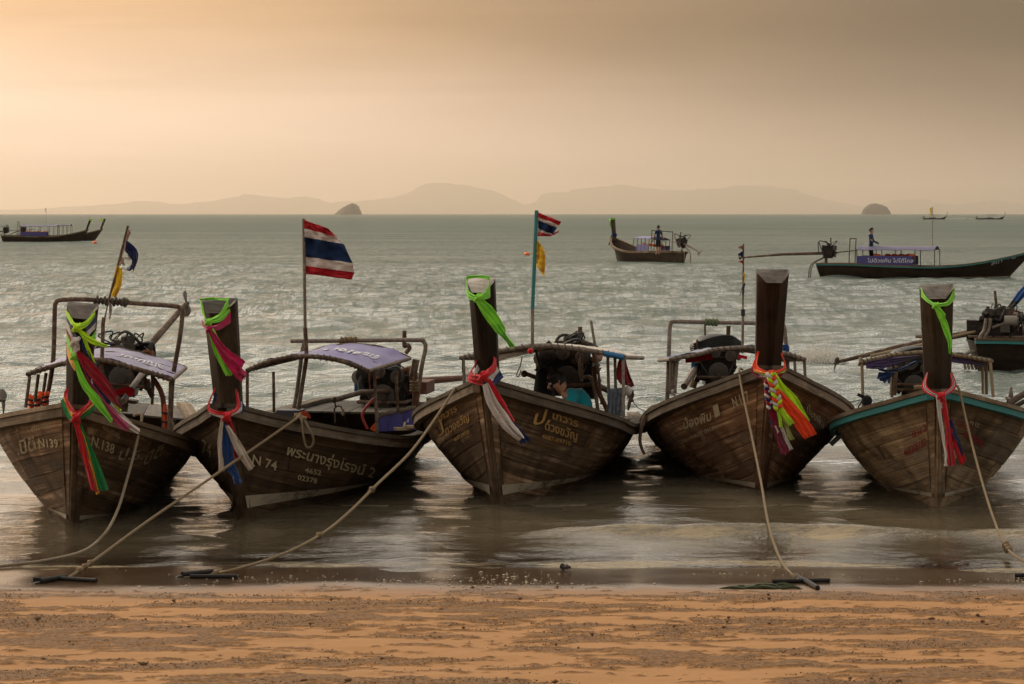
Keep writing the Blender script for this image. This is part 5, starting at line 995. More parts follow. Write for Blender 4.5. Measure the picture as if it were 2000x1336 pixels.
for A_, C_, m_, f_, d_ in (([(1508, 733), (1527, 768), (1552, 796), (1580, 823)], [(1513, 727), (1531, 750), (1558, 778), (1581, 820)], 'neon', 1.5, -.06), ([(1519, 783), (1536, 808), (1554, 835), (1570, 856), (1576, 853)], [(1520, 758), (1550, 789), (1577, 819), (1594, 845), (1592, 846)], 'orange', 2.5, -.09), ([(1520, 799), (1528, 815), (1541, 831)], [(1528, 796), (1541, 812), (1552, 826)], 'neon', 2.5, -.12), ([(1516, 800), (1523, 834)], [(1522, 799), (1529, 833)], 'neon', 1.5, -.11),
                           ([(1527, 815), (1533, 838), (1541, 861)], [(1536, 825), (1544, 842), (1552, 858)], 'khaki', 1.5, -.07), ([(1501, 800), (1509, 837), (1524, 882), (1534, 889)], [(1515, 799), (1522, 837), (1537, 871), (1543, 880)], 'maroon', 2.5, -.06), ([(1524, 834), (1532, 858), (1541, 879)], [(1529, 834), (1539, 857), (1549, 877)], 'white', 1.5, -.08), ([(1513, 832), (1518, 846)], [(1516, 832), (1521, 844)], 'white', .5, -.1), ([(1503, 822), (1506, 834)], [(1508, 823), (1510, 836)], 'blue', .5, -.04)):
    cloth(s, A_, C_, Z4 + d_, 'cloth_' + m_, 'tail', f_, .015)
keep(s)

Z5 = 26.72
s = sash('lime green scarf knotted at the top of the prow with turquoise rails', 1826, 596, Z5)
cloth(s, [(1798, 561), (1807, 578), (1824, 592)], [(1799, 580), (1810, 590), (1824, 599)], [Z5 + .2, Z5 + .08, Z5 - .05], 'cloth_lime', 'band', 2); cloth(s, [(1864, 563), (1850, 588), (1828, 594)], [(1864, 585), (1852, 596), (1828, 600)], [Z5 + .2, Z5 + .06, Z5 - .05], 'cloth_lime', 'band', 2); knot(s, 1827, 597, Z5 - .07, .024, 'cloth_lime')
cloth(s, [(1834, 598), (1847, 614), (1845, 618), (1855, 643), (1859, 667), (1856, 689)], [(1824, 600), (1833, 622), (1838, 634), (1844, 650), (1852, 671), (1854, 689)], Z5 - .08, 'cloth_lime', 'tail', 1.5); keep(s)
Z5b = 27.0
s = sash('red, white and navy striped sash hung like a necklace on the turquoise-railed bow', 1836, 772, Z5b)
cloth(s, [(1813, 724), (1811, 754), (1835, 768), (1857, 754), (1854, 726)], [(1810, 726), (1801, 759), (1834, 776), (1867, 757), (1860, 727)], [Z5b + .26, Z5b + .08, Z5b - .06, Z5b + .08, Z5b + .26], 'collar_stripes', 'band', .6, .006, m=13)
bpy.context.view_layer.update()
# stripes run along the band: swap its UV axes
me = s.children[-1].data; uvl = me.uv_layers[0]; uv_ = np.empty(len(me.loops) * 2, np.float32); uvl.data.foreach_get('uv', uv_); uvl.data.foreach_set('uv', uv_.reshape(-1, 2)[:, ::-1].ravel())
knot(s, 1837, 774, Z5b - .09, .032, 'cloth_red')
cloth(s, [(1828, 773), (1832, 812), (1844, 882), (1845, 910)], [(1835, 773), (1841, 829), (1849, 882), (1851, 910)], Z5b - .1, 'cloth_white', 'tail', 1); cloth(s, [(1834, 773), (1845, 829), (1848, 864), (1849, 910)], [(1845, 773), (1852, 811), (1860, 864), (1867, 908)], Z5b - .08, 'cloth_red', 'tail', 2.5, .02, m=11); cloth(s, [(1846, 818), (1860, 860), (1876, 909)], [(1853, 818), (1873, 860), (1887, 899)], Z5b - .06, 'cloth_red', 'tail', 1.5); cloth(s, [(1847, 820), (1863, 857), (1879, 890)], [(1859, 820), (1870, 850), (1883, 884)], Z5b - .07, 'cloth_navy', 'tail', 1.5); cloth(s, [(1837, 786), (1838, 796)], [(1840, 788), (1840, 796)], Z5b - .12, 'cloth_white', 'tail', .3); cloth(s, [(1855, 866), (1862, 898)], [(1858, 864), (1868, 893)], Z5b - .05, 'cloth_cream', 'tail', .5); keep(s)

# ================================================================ FLAGS
def flagpole(label, pts, Y, r, mats, name='flagpole'):
    o = empty(name, loc=at(pts[0][0], pts[0][1], Y)); tag(o, label, 'flag', 'flagpoles on the moored boats')
    for (a, b_), (m_, rr_) in zip(zip(pts[:-1], pts[1:]), mats): MB().cyl(at(a[0], a[1], Y), at(b_[0], b_[1], Y), rr_ * r, 10).build('pole', m_, o)
    return o
YF = 29.9
o = flagpole('flagpole with the large red, white and blue striped flag above the purple canopy', [(583, 800), (599, 697), (596, 640), (593, 427)], YF, .017, [('rust_metal', 1.3), ('rust_metal', 1.3), ('grey_pipe', 1.0)])
cloth(o, [(594, 430), (594.5, 446), (595, 463), (596, 501), (595.5, 519), (594, 534)], [(641, 446), (657, 463), (671, 477), (689, 514), (692.5, 532), (687, 546)], [YF] * 6, 'flag_stripes', 'flag', 2.2, .045, n=8, m=26, th=.004, straight=True); keep(o)
YF = 31.4
o = flagpole('turquoise flagpole with a small striped flag over a yellow pennant', [(1040, 684), (1040, 603), (1048, 411)], YF, .018, [('grey_pipe', 1.1), ('turquoise_paint', 1.2)])
cloth(o, [(1050, 415), (1050, 423), (1051, 430), (1051, 446), (1051, 453), (1050, 461)], [(1096, 433), (1092, 440), (1088, 445), (1079, 458), (1077, 459), (1074, 461)], [YF] * 6, 'flag_stripes', 'flag', 1.6, .04, n=6, m=20, th=.004, straight=True); cloth(o, [(1074, 461), (1084, 457)], [(1080, 456), (1093, 450)], YF, 'cloth_red', 'flag_corner', .5); cloth(o, [(1049, 470), (1048, 490), (1047, 509), (1046.5, 519)], [(1050.5, 470), (1062, 488), (1066, 511), (1063, 539)], YF, 'cloth_flag_yellow', 'pennant', 1.4, .04, m=13, th=.004); keep(o)
YF = 28.9
o = flagpole('leaning pole with a torn navy flag and a yellow pennant on the N.138 boat', [(200, 640), (213, 585), (250, 441)], YF, .012, [('rust_metal', .6), ('rust_metal', 1.0)])
cloth(o, [(244, 489), (257, 508), (252, 521), (243, 529)], [(247.5, 470), (266, 486), (269, 508), (262, 527)], YF, 'cloth_navy', 'flag', 1.2, .03, m=11); cloth(o, [(249, 442), (243, 480), (236, 502)], [(255, 454), (248, 474), (238, 502)], YF, 'cloth_faded_pink', 'flag_edge', .6); cloth(o, [(243, 489), (250, 500), (240, 506)], [(245, 484), (257, 507), (244, 503)], YF, 'cloth_white', 'flag_edge', .5); cloth(o, [(234, 502), (229, 516)], [(240, 503), (243, 518)], YF, 'cloth_faded_pink', 'flag_tatter', 1)
cloth(o, [(228, 517), (220, 551), (212, 581)], [(239, 526), (236, 559), (229, 579)], YF, 'cloth_flag_yellow', 'pennant', 1.4, .03, m=11); cloth(o, [(213, 591), (213, 606), (213, 620)], [(217, 592), (219, 606), (216, 624)], YF, 'cloth_scrap', 'tatter', .6); keep(o)
YF = 32.2
o = flagpole('slim pole with a string of faded little pennants beside the N.117 prow', [(1450, 690), (1451, 617), (1451, 604), (1452, 476)], YF, .011, [('grey_pipe', 1.4), ('black_rubber', 2.2), ('rust_metal', .8)])
for A_, C_, m_ in (([(1451, 479), (1451, 489)], [(1442, 482), (1443, 483)], 'faded_pink'), ([(1451, 490), (1451, 504)], [(1441, 497), (1443, 499)], 'navy'), ([(1451, 508), (1451, 516)], [(1444, 511), (1445, 512)], 'red'), ([(1452, 532), (1451, 552)], [(1456, 535), (1454, 551)], 'flag_yellow'), ([(1451, 552), (1449, 574)], [(1455, 553), (1453, 576)], 'tarp_blue'), ([(1449, 560), (1445, 577)], [(1450, 563), (1446, 577)], 'tarp_blue')):
    cloth(o, A_, C_, YF, 'cloth_' + m_, 'pennant', .6, .01, m=5)
keep(o)

# ================================================================ ROPES AND ANCHORS
def sandY(px, py):
    Y = 22.0
    for _ in range(30): z = float(beach_z(np.array([(px - 1000) / FPX * Y]), np.array([Y]))[0]); z = max(z, 0.0); Y = (CAM_H - z) * FPX / (py - 418)
    return Y
rope('mooring_rope', 'pale rope from the N.138 gunwale through the shallows to the left edge', [(262, 812, 26.6), (271, 808, 26.5), (277, 815, 26.45), (270, 850, 26.3), (262, 885, 26.1), (247, 940, 25.8), (232, 990, 25.4), (212, 1032, 24.9), (185, 1062, sandY(185, 1064)), (150, 1081, sandY(150, 1083)), (82, 1096, sandY(82, 1098)), (40, 1101, sandY(40, 1103)), (0, 1106, sandY(0, 1108)), (-60, 1112, sandY(-60, 1114))], 'rope_pale', .0135)
rope('mooring_rope', 'taut tan rope from the N 74 gunwale down to the leftmost anchor', [(586, 808, 27.05), (580, 813, 26.9), (575, 820, 26.8), (440, 914, 25.5), (300, 1010, 24.2), (200, 1083, 23.0), (165, 1108, 22.3), (130, 1131, sandY(130, 1133))], 'rope_tan', .0115, (.80, .86, .9))
rope('rope_loop', 'loose rope loop hanging over the N 74 gunwale', [(578, 812, 26.95), (588, 820, 26.85), (592, 850, 26.8), (598, 872, 26.8), (608, 872, 26.8), (612, 858, 26.8), (604, 838, 26.8), (588, 810, 26.95)], 'rope_tan', .0115, (.02, .97), group=None)
rope('mooring_rope', 'long sagging tan rope from the gold-lettered boat to the second anchor', [(888, 757, 27.75), (884, 766, 27.6), (845, 825, 27.0), (800, 885, 26.3), (738, 945, 25.4), (680, 1002, 24.7), (633, 1040, 24.1), (580, 1070, 23.5), (520, 1094, 22.9), (455, 1113, 22.3), (415, 1121, sandY(415, 1123))], 'rope_tan', .0125, (.42, .62, .97, .985))
rope('mooring_rope', 'tan rope falling from the N.117 bow to the third anchor', [(1450, 722, 29.15), (1444, 722, 28.95), (1448, 755, 28.7), (1460, 812, 28.2), (1474, 880, 27.5), (1487, 945, 26.6), (1498, 1010, 25.5), (1511, 1060, 24.4), (1528, 1100, 23.3), (1545, 1121, 22.6), (1560, 1133, sandY(1560, 1135))], 'rope_tan', .0115, (.94, .97))
rope('mooring_rope', 'tan rope falling from the turquoise-railed bow towards the right edge', [(1862, 754, 27.45), (1871, 756, 27.2), (1878, 780, 27.1), (1886, 815, 26.9), (1903, 885, 26.4), (1925, 965, 25.5), (1945, 1025, 24.6), (1960, 1058, 23.9), (1978, 1083, 23.2), (2010, 1102, 22.6), (2040, 1118, sandY(2040, 1120))], 'rope_tan', .0115, (.72, .74, .76))
o = rope('thin_line', 'thin line stretched between the N.117 boat and the turquoise-railed boat', [(1648, 790, 30.5), (1668, 785, 30.8), (1684, 781, 31.0)], 'rope_dark', .004, group=None)
o = rope('thin_line', 'thin pale line from the gold-lettered stern to the N.117 fender', [(1236, 785, 32.5), (1246, 796, 31.8), (1258, 802, 31.0)], 'rope_pale', .005, group=None)
def anchor(label, shank, cross, hook, r=.019):
    rz = np.array([0, 0, r * 1.1]); P = [at(p[0], p[1], sandY(*p)) + rz for p in shank]; o = empty('anchor', loc=P[0]); tag(o, label, 'anchor', 'iron bar anchors on the sand')
    MB().tube(P, r, 8, 4).build('shank', 'anchor_iron', o); MB().tube([at(p[0], p[1], sandY(*p)) + rz * .8 for p in cross], r * .85, 8).build('crossbar', 'anchor_iron', o)
    if hook: MB().tube([at(p[0], p[1], sandY(shank[-1][0], shank[-1][1]) - .03) for p in hook], r, 8, 4).build('hook', 'anchor_iron', o)
    keep(o)
anchor('bent iron bar anchor at far left of the sand', [(130, 1132), (100, 1136), (78, 1140)], [(64, 1136), (120, 1134), (188, 1138)], [(78, 1140), (68, 1143), (65, 1156)])
anchor('bent iron bar anchor with crossbar, second from left on the wet sand', [(417, 1121), (385, 1124), (356, 1127)], [(371, 1130), (415, 1130), (463, 1130)], [(356, 1127), (346, 1131), (346, 1148)])
anchor('iron anchor with long crossbar lying below the N.117 rope', [(1557, 1131), (1578, 1142), (1597, 1154)], [(1508, 1140), (1560, 1139), (1620, 1138)], None)
anchor('dark iron bar anchor cut off by the right edge of the sand', [(2040, 1120), (2030, 1124), (2020, 1128)], [(1982, 1128), (2020, 1128), (2060, 1127)], None)
# ================================================================ PEOPLE
def standing(name, label, foot, h, face, shirt, arms, lean=(0, 0), short=True):
    """standing figure; foot = world point between the feet, face = facing direction (x, y), arms = two (elbow, hand) offsets in body units (right, forward, up)"""
    f_ = np.array([face[0], face[1], 0.0]); f_ /= np.linalg.norm(f_); rt = np.array([f_[1], -f_[0], 0]); up = np.array([0, 0, 1.0]); foot = np.asarray(foot, float)
    def L(r_, fw, u): return foot + (rt * r_ + f_ * fw + up * u) * h + np.array([lean[0], lean[1], 0]) * u * h
    V = [L(0, 0, .50), L(0, .01, .60), L(0, .01, .72), L(0, 0, .80), L(0, 0, .845), L(0, .012, .885), L(0, .015, .945)]; Rr = [(.088, .062), (.078, .056), (.090, .062), (.082, .055), .034, (.046, .052), (.046, .055)]; E_ = [(0, 1), (1, 2), (2, 3), (3, 4), (4, 5), (5, 6)]
    for s_, (el_, hd) in zip((-1, 1), arms):
        k = len(V); V += [L(s_ * .112, 0, .805), L(*el_), L(*hd)]; Rr += [.040, .030, .021]; E_ += [(3, k), (k, k + 1), (k + 1, k + 2)]
        hv = np.array(hd) - np.array(el_); hv /= np.linalg.norm(hv)
        V += [L(*(np.array(hd) + hv * .035))]; Rr += [(.024, .014)]; E_ += [(k + 2, k + 3)]
        for j in range(4): V += [L(*(np.array(hd) + hv * (.075 - .006 * abs(j - 1.5)) + np.array([(j - 1.5) * .011, .004, -.004])))]; Rr += [.0065]; E_ += [(k + 3, k + 4 + j)]
        V += [L(*(np.array(hd) + hv * .045 + np.array([-s_ * .028, .012, 0])))]; Rr += [.007]; E_ += [(k + 2, k + 8)]
    for s_ in (-1, 1):
        k = len(V); V += [L(s_ * .055, 0, .47), L(s_ * .065, .012, .27), L(s_ * .07, -.01, .045), L(s_ * .08, .07, .018)]; Rr += [.062, .042, .030, .022]; E_ += [(0, k), (k, k + 1), (k + 1, k + 2), (k + 2, k + 3)]
    z0 = foot[2]
    def asg(c):
        u = (c[2] - z0) / h; d_ = (np.array(c) - foot) @ rt / h
        if u > .84: return 0
        if u > .50 and (abs(d_) < .16 or u > .70): return 1
        if u > .26 and u < .53: return 2
        return 0
    o = skin_body(name, V, E_, [np.array(r_) * h for r_ in Rr], ['skin', shirt, 'cloth_dark_cloth'], asg); tag(o, label, 'person', 'boatmen'); head_parts(o, L(0, .015, .935), .062 * h, f_); return o

# ================================================================ BOATS FARTHER OUT
G2 = 'long-tail boats farther out'
def dress(B, tarp_m, y0, y1, zr, hw, eng=True, banner=True, hoop=True, posts=5, shaft=2.6, jk=True, prop_up=.0, flag=None):
    """canopy, posts, banner, engine and tail of a boat seen from far"""
    s = np.linspace(-1, 1, 9); G = np.array([[(hw * a, y0 + (y1 - y0) * q, zr - .16 * a * a - .03 * math.sin(q * 9) ** 2) for a in s] for q in np.linspace(0, 1, 9)]); MB().sheet(G, .02).build('canopy_tarp', tarp_m, B.root)
    for q in np.linspace(0, 1, posts):
        for sd_ in (-1, 1): y = y0 + (y1 - y0) * q; MB().cyl((sd_ * hw, y, float(B.sheer(y + B.rake)) - .05), (sd_ * hw, y, zr - .16), .02, 6).build('canopy_post', 'rust_metal', B.root)
    if banner:
        for sd_ in (-1, 1): g = np.array([[(sd_ * (hw + .05) + .012 * math.sin(q * 21), y1 - (y1 - y0) * .72 * q, float(B.sheer(5)) + .02 + .40 * k) for q in np.linspace(0, 1, 15)] for k in (0, .5, 1)]); bn_ = MB().sheet(g, .01).build('side_banner', 'banner_purple', B.root)
        if jk:
            mb = MB(); rr = random.Random(int(B.X))
            for k in range(7): MB().ball((hw * .6 * rr.choice((-1, 1)), y0 + (y1 - y0) * (.3 + .09 * k), float(B.sheer(5)) + .42), (.14, .17, .09), 8, 6).build('life_jacket_pile', 'cloth_jacket_orange', B.root)
    if hoop: MB().tube([(-hw, y1 + .35, .5), (-hw, y1 + .30, zr + .22), (-hw + .12, y1 + .28, zr + .30), (hw - .12, y1 + .28, zr + .30), (hw, y1 + .30, zr + .22), (hw, y1 + .35, .5)], .024, 7, 3).build('roll_hoop', 'rust_metal', B.root)
    if eng:
        ye = B.L - B.rake - .45; c = np.array([0, ye, 1.16]); mb = MB(); rr = random.Random(int(B.X * 7))
        mb.box(c, (.42, .50, .30)); mb.box(c + (0, .02, .20), (.32, .44, .12)); mb.box(c - (0, 0, .22), (.28, .4, .16))
        for k in range(26): mb.box(c + (rr.uniform(-.24, .24), rr.uniform(-.30, .30), rr.uniform(-.24, .32)), (rr.uniform(.04, .12), rr.uniform(.04, .14), rr.uniform(.04, .10)), (rr.uniform(0, 1), rr.uniform(0, 1), 0))
        en = mb.build('engine', 'engine_black', B.root); MB().tube([c + (.05, -.1, .28), c + (.05, -.1, .60)], .035, 8).build('exhaust_pipe', 'rust_metal', en)
        for (qx, qz, rad) in ((0, -.12, .14), (.16, .12, .09), (-.18, .1, .10)): MB().cyl(c + (qx, -.27, qz), c + (qx, -.33, qz), rad, 14).build('pulley', 'engine_grey', en)
        for k in range(4): MB().tube([c + (rr.uniform(-.25, .25), rr.uniform(-.3, .3), .3), c + (rr.uniform(-.4, .4), rr.uniform(-.5, .5), .45), c + (rr.uniform(-.3, .3), rr.uniform(-.4, .4), -.1)], .022, 6, 5).build('hose', 'black_rubber', en)
        MB().cyl(c + (0, .1, -.25), c + (0, .1, -.7), .07, 10).build('engine_pivot', 'rust_metal', en); MB().tube([c + (0, -.3, -.05), c + (0, -1.3, .05)], .025, 7).build('tiller', 'rust_metal', en)
        e_ = c + (0, .4 + shaft, -.55 + prop_up); MB().tube([c + (0, .3, -.08), c + (0, .4 + shaft * .45, -.26 + prop_up * .5), e_], [.07, .06, .03], 8).build('shaft', 'rust_metal', en); propeller(en, e_, (0, 1, -.2), .14, 'prop_dark', 2, .8); MB().tube([e_ + (0, -.25, 0), e_ + (0, -.12, -.2), e_ + (0, .05, -.16)], .016, 6).build('skeg', 'rust_metal', en)
        for sd_ in (-1, 1): MB().tube([(sd_ * .16, ye + .2, .9), (sd_ * .2, ye + .75, .55), (sd_ * .18, ye + .85, -.15)], .03, 7, 4).build('stern_hose', 'grey_pipe', B.root)
    if flag: y, h_ = flag; MB().cyl((0, y, zr), (0, y, zr + h_), .014, 6).build('flagpole', 'grey_pipe', B.root); MB().sheet(np.array([[(.002 * k, y + .03 + .10 * q * (1 - .6 * k), zr + h_ - .05 - .40 * k) for q in (0, .5, 1)] for k in (0, .5, 1)]), .006).build('pennant', 'cloth_flag_yellow', B.root)
def far_scarf(B, mat='cloth_lime', label='', low=None):
    k = 1.0; yf = -B.rake + .09 - (.33 * B.rake + .12) * .95; z = B.hb + B.top * .90; w_ = B.pw[0] / 2 + .012; M_ = B.w; ring = []
    for dz in (-.09, .09): ring.append([(-w_, yf + .25, z + dz), (-w_, yf + .10, z + dz), (-.05, yf - .03, z + dz - .05), (.05, yf - .03, z + dz - .05), (w_, yf + .10, z + dz), (w_, yf + .25, z + dz), (-w_, yf + .25, z + dz)])
    g = np.array(ring); o = MB().sheet(B.w(g.reshape(-1, 3)).reshape(g.shape), .012).build('scarf', mat); tag(o, label, 'sash', 'sashes tied round the prows')
    t_ = np.array([[(-.03 + .07 * q, yf - .05 - .04 * k, z - .08 - .34 * k) for q in (0, .5, 1)] for k in (0, .5, 1)]); MB().sheet(B.w(t_.reshape(-1, 3)).reshape(t_.shape), .01).build('tail', mat, o)
    if low:
        z = B.hb + .10; yf = -B.rake + .05; w_ = B.pw[1] / 2 + .03; bm = MB(); g = np.array([[(-w_, yf + .25, z + dz), (-w_, yf + .08, z + dz), (0, yf - .04, z + dz - .1), (w_, yf + .08, z + dz), (w_, yf + .25, z + dz), (-w_, yf + .25, z + dz)] for dz in (-.10, .08)]); MB().sheet(B.w(g.reshape(-1, 3)).reshape(g.shape), .02).build('lower_band', low, o)
        t_ = np.array([[(-.08 + .16 * q + .1 * k, yf - .1 - .05 * k, z - .12 - .5 * k) for q in (0, .5, 1)] for k in (0, .5, 1)]); MB().sheet(B.w(t_.reshape(-1, 3)).reshape(t_.shape), .012).build('lower_tail', low, o)
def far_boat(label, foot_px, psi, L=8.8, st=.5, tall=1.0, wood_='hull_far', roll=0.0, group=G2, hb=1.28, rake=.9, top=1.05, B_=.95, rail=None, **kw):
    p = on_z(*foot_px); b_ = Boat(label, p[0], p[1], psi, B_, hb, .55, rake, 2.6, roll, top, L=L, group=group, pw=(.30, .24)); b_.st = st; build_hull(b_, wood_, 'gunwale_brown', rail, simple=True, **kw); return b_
FB = far_boat('dark long-tail boat rafted behind another at the far left, its prow farthest right', (178, 470.5), 92, stripe=False); FB.root.location.y += 2.4
dress(FB, 'tarp_dark', 2.4, 4.2, 1.75, .62, hoop=False, banner=False, jk=False, shaft=1.0); far_scarf(FB, 'cloth_neon', 'neon scarf on the right-hand prow of the rafted pair far left')
FA = far_boat('dark long-tail boat at the far left with violet canopy, nearest of the rafted pair', (156, 472), 92, stripe_z=(.0, .08), stripe_len=.3)
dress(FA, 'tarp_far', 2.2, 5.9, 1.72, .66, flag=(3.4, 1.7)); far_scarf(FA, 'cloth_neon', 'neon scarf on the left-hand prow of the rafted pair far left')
FC = far_boat('brown long-tail boat heading away at centre right with a helmsman and violet canopy', (1206, 509), 204, L=9.6, wood_='hull_far', roll=-4.0, stripe=False, rake=.9, top=1.1, hb=1.45, st=.85)
dress(FC, 'tarp_purple', 3.4, 5.4, 1.50, .68, shaft=1.9); far_scarf(FC, 'cloth_lime', 'lime scarf on the prow of the far boat with the helmsman', 'cloth_navy')
FD = far_boat('dark long-tail boat lettered N133 with purple banner crossing at the right', (1966, 545), 72, L=9.4, wood_='hull_far', stripe_z=(.06, .13), stripe_len=.45, rail='turquoise_paint', hb=1.25, rake=1.15)
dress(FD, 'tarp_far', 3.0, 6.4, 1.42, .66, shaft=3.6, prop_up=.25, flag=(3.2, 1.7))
hull_text(FD, 'N133', -1, (1965, 508), (1983, 504), 8, 'letters_white'); hull_text(FD, 'ลดา', -1, (1936, 518), (1957, 511), 8, 'letters_white')
V, F = text_polys('ไปด้วยกัน ไปได้ไกล'); wd = V[:, 0].max(); P = np.stack([np.full(len(V), -.76 - .03), 5.9 - 2.0 * V[:, 0] / wd, float(FD.sheer(5)) + .14 + .22 * V[:, 1]], 1); bn_ = [c_ for c_ in FD.root.children if c_.name.startswith('side_banner')][0]; MB().add(P, F).build('lettering', 'letters_white', bn_, smooth=False)
far_scarf(FD, 'cloth_neon', 'neon scarf on the N133 prow at the right edge')
def on_boat(B, px, py_foot, y): return B.w([B.loc(px, py_foot, y)])[0]
p = on_boat(FC, 1286, 497, 7.4); standing('person', 'man in dark blue shirt standing at the stern of the far boat heading away', p, 1.68, (-.6, .6), 'cloth_navy_shirt', [((-.17, .02, .66), (-.20, .07, .50)), ((.18, .0, .66), (.20, -.06, .52))])
FD.cross = True; p = on_boat(FD, 1701, 519, 0.0); standing('person', 'man in dark blue shirt standing behind the canopy of the N133 boat', p, 1.66, (.9, -.3), 'cloth_navy_shirt', [((-.15, .03, .66), (-.10, .14, .60)), ((.15, .05, .66), (.09, .16, .62))])
# boat cut off by the right edge, engine at its stern, and the man steering it
p = on_z(1896, 724); FE = Boat('long-tail boat cut off by the right edge, its engine and long tail shaft towards us', p[0] + 7.6, p[1], 90, .95, 1.3, .50, .9, 2.6, 0, 1.0, L=8.5, group=G2); build_hull(FE, 'hull_far', 'gunwale_brown', 'turquoise_paint', simple=True, stripe=False)
FE.cross = True
en = engine(FE, 1951, 634, 0.0, 76, 66, [(1948, 604), (1945, 588), (1943, 568)], yaw=-.25)
MB().tube(FE.locs([(1925, 642), (1890, 651), (1803, 668), (1740, 682), (1636, 707)], 0.0), [.05, .06, .055, .05, .03], 9).build('shaft', 'rust_metal', en); MB().tube(FE.locs([(1905, 648), (1880, 653), (1800, 673), (1700, 695)], -.07), .028, 7).build('shaft_brace', 'bamboo', en); MB().tube(FE.locs([(1888, 627), (1925, 630)], 0.0), .03, 8).build('gear_lever', 'rust_metal', en)
propeller(en, FE.loc(1632, 709, 0.0), (-.3, 1, -.1), .14, 'prop_dark', 2, .8)
for dx in (0, 9): MB().tube(FE.locs([(1926 + dx, 622), (1922 + dx, 645), (1914 + dx, 660), (1918 + dx, 690), (1926 + dx, 700)], -.35), .030, 8, 5).build('water_hose', 'grey_pipe', en)
MB().tube(FE.locs([(1938, 640), (1960, 633), (1984, 628), (1986, 615), (1980, 612)], -.3), .026, 8, 5).build('tiller', 'grey_pipe', en)
for k in range(4): MB().tube(FE.locs([(1905 - k * 3, 685), (1890 - k * 4, 690 + 3 * k), (1882 + k * 5, 700), (1886 + 7 * k, 722)], -.3 + .15 * k), .025, 7, 5).build('stern_loop', 'grey_pipe', FE.root)
p = FE.w([FE.loc(2052, 676, 0.1)])[0]; standing('person', 'person in a blue long-sleeved top reaching in from the right edge to an engine', p, 1.62, (-1, -.05), 'cloth_blue', [((-.10, .25, .60), (-.06, .385, .44)), ((.12, .26, .58), (.08, .42, .40))], lean=(-.10, 0))

# the seated man, head bent, on the gold-lettered boat
YM = 31.9
def A(px, py, dy=0.0): return at(px, py, YM + dy)
V = [A(1150, 816), A(1141, 792), A(1126, 775), A(1113, 769), A(1101, 764), A(1094, 753), A(1088, 744)]; Rr = [(.15, .14), (.15, .15), (.155, .15), (.11, .13), .050, (.070, .078), (.070, .082)]; E_ = [(0, 1), (1, 2), (2, 3), (3, 4), (4, 5), (5, 6)]
for s_, dy in ((-1, -.19), (1, .19)):
    k = len(V); V += [A(1119, 783, dy), A(1106, 818, dy * 1.2), A(1078, 822, dy * .7), A(1070, 823, dy * .6)]; Rr += [.062, .046, .034, (.035, .022)]; E_ += [(3, k), (k, k + 1), (k + 1, k + 2), (k + 2, k + 3)]
    for j in range(4): V += [A(1062 + abs(j - 1.5), 822 + j * 1.6, dy * .6)]; Rr += [.010]; E_ += [(k + 3, k + 4 + j)]
    V += [A(1068, 817, dy * .6 - .02)]; Rr += [.011]; E_ += [(k + 2, k + 8)]
    k = len(V); V += [A(1140, 832, dy * .6), A(1098, 828, dy), A(1106, 880, dy)]; Rr += [.09, .07, .045]; E_ += [(0, k), (k, k + 1), (k + 1, k + 2)]
def asg(c):
    px = 1000 + FPX * c[0] / c[1]; py = 418 + FPX * (CAM_H - c[2]) / c[1]
    if px < 1108 and py < 776: return 0
    if py > 822 and px > 1090: return 2
    return 1 if px > 1103 else 0
man = skin_body('person', V, E_, Rr, ['skin', 'cloth_cyan_shirt', 'cloth_dark_cloth'], asg, sub=3); tag(man, 'man in a cyan shirt sitting hunched in the boat with gold lettering', 'person', 'boatmen'); head_parts(man, A(1087, 745), .096, (-.9, -.25, -.38), tilt=(-.25, 0, 1))

# ================================================================ SMALL THINGS ON THE WATER
def buoy(px, py, r, label):
    p = on_z(px, py); mb = MB(); c = p + (0, 0, r * .35); mb.ball(c, (r, r, r * .85), 14, 9); o = mb.build('mooring_buoy', 'buoy_orange'); tag(o, label, 'buoy', 'orange mooring buoys'); mb = MB(); mb.tube([c + (r * 1.01 * math.cos(a), r * 1.01 * math.sin(a), 0) for a in np.linspace(0, 2 * math.pi, 19)], r * .06, 6); mb.build('band', 'black_rubber', o); MB().cyl(c + (0, 0, r * .8), c + (0, 0, r * 1.05), r * .15, 8).build('eye', 'rust_metal', o)
buoy(184.5, 476, .22, 'orange buoy floating beside the rafted pair at far left'); buoy(1029, 499, .20, 'orange buoy floating left of the turquoise flagpole')
for (px, py, Lh, lab) in ((1845, 428.5, 12.5, 'tiny long-tail boat far out, left one of two near the right horizon'), (1958, 428.5, 15.0, 'tiny long-tail boat throwing spray far out, right one of two near the horizon')):
    tb = far_boat(lab, (px, py), 90, L=Lh, stripe=False, hb=1.9, B_=1.3, top=1.9, rake=1.2); dress(tb, 'tarp_dark', 3.5, 8.0, 2.6, .9, eng=True, banner=True, hoop=False, jk=False, shaft=3.0)
m, t, b, out = new_mat('spray_white'); setc(t, b, 'Base Color', (0.78, 0.74, 0.68)); setc(t, b, 'Roughness', .5)
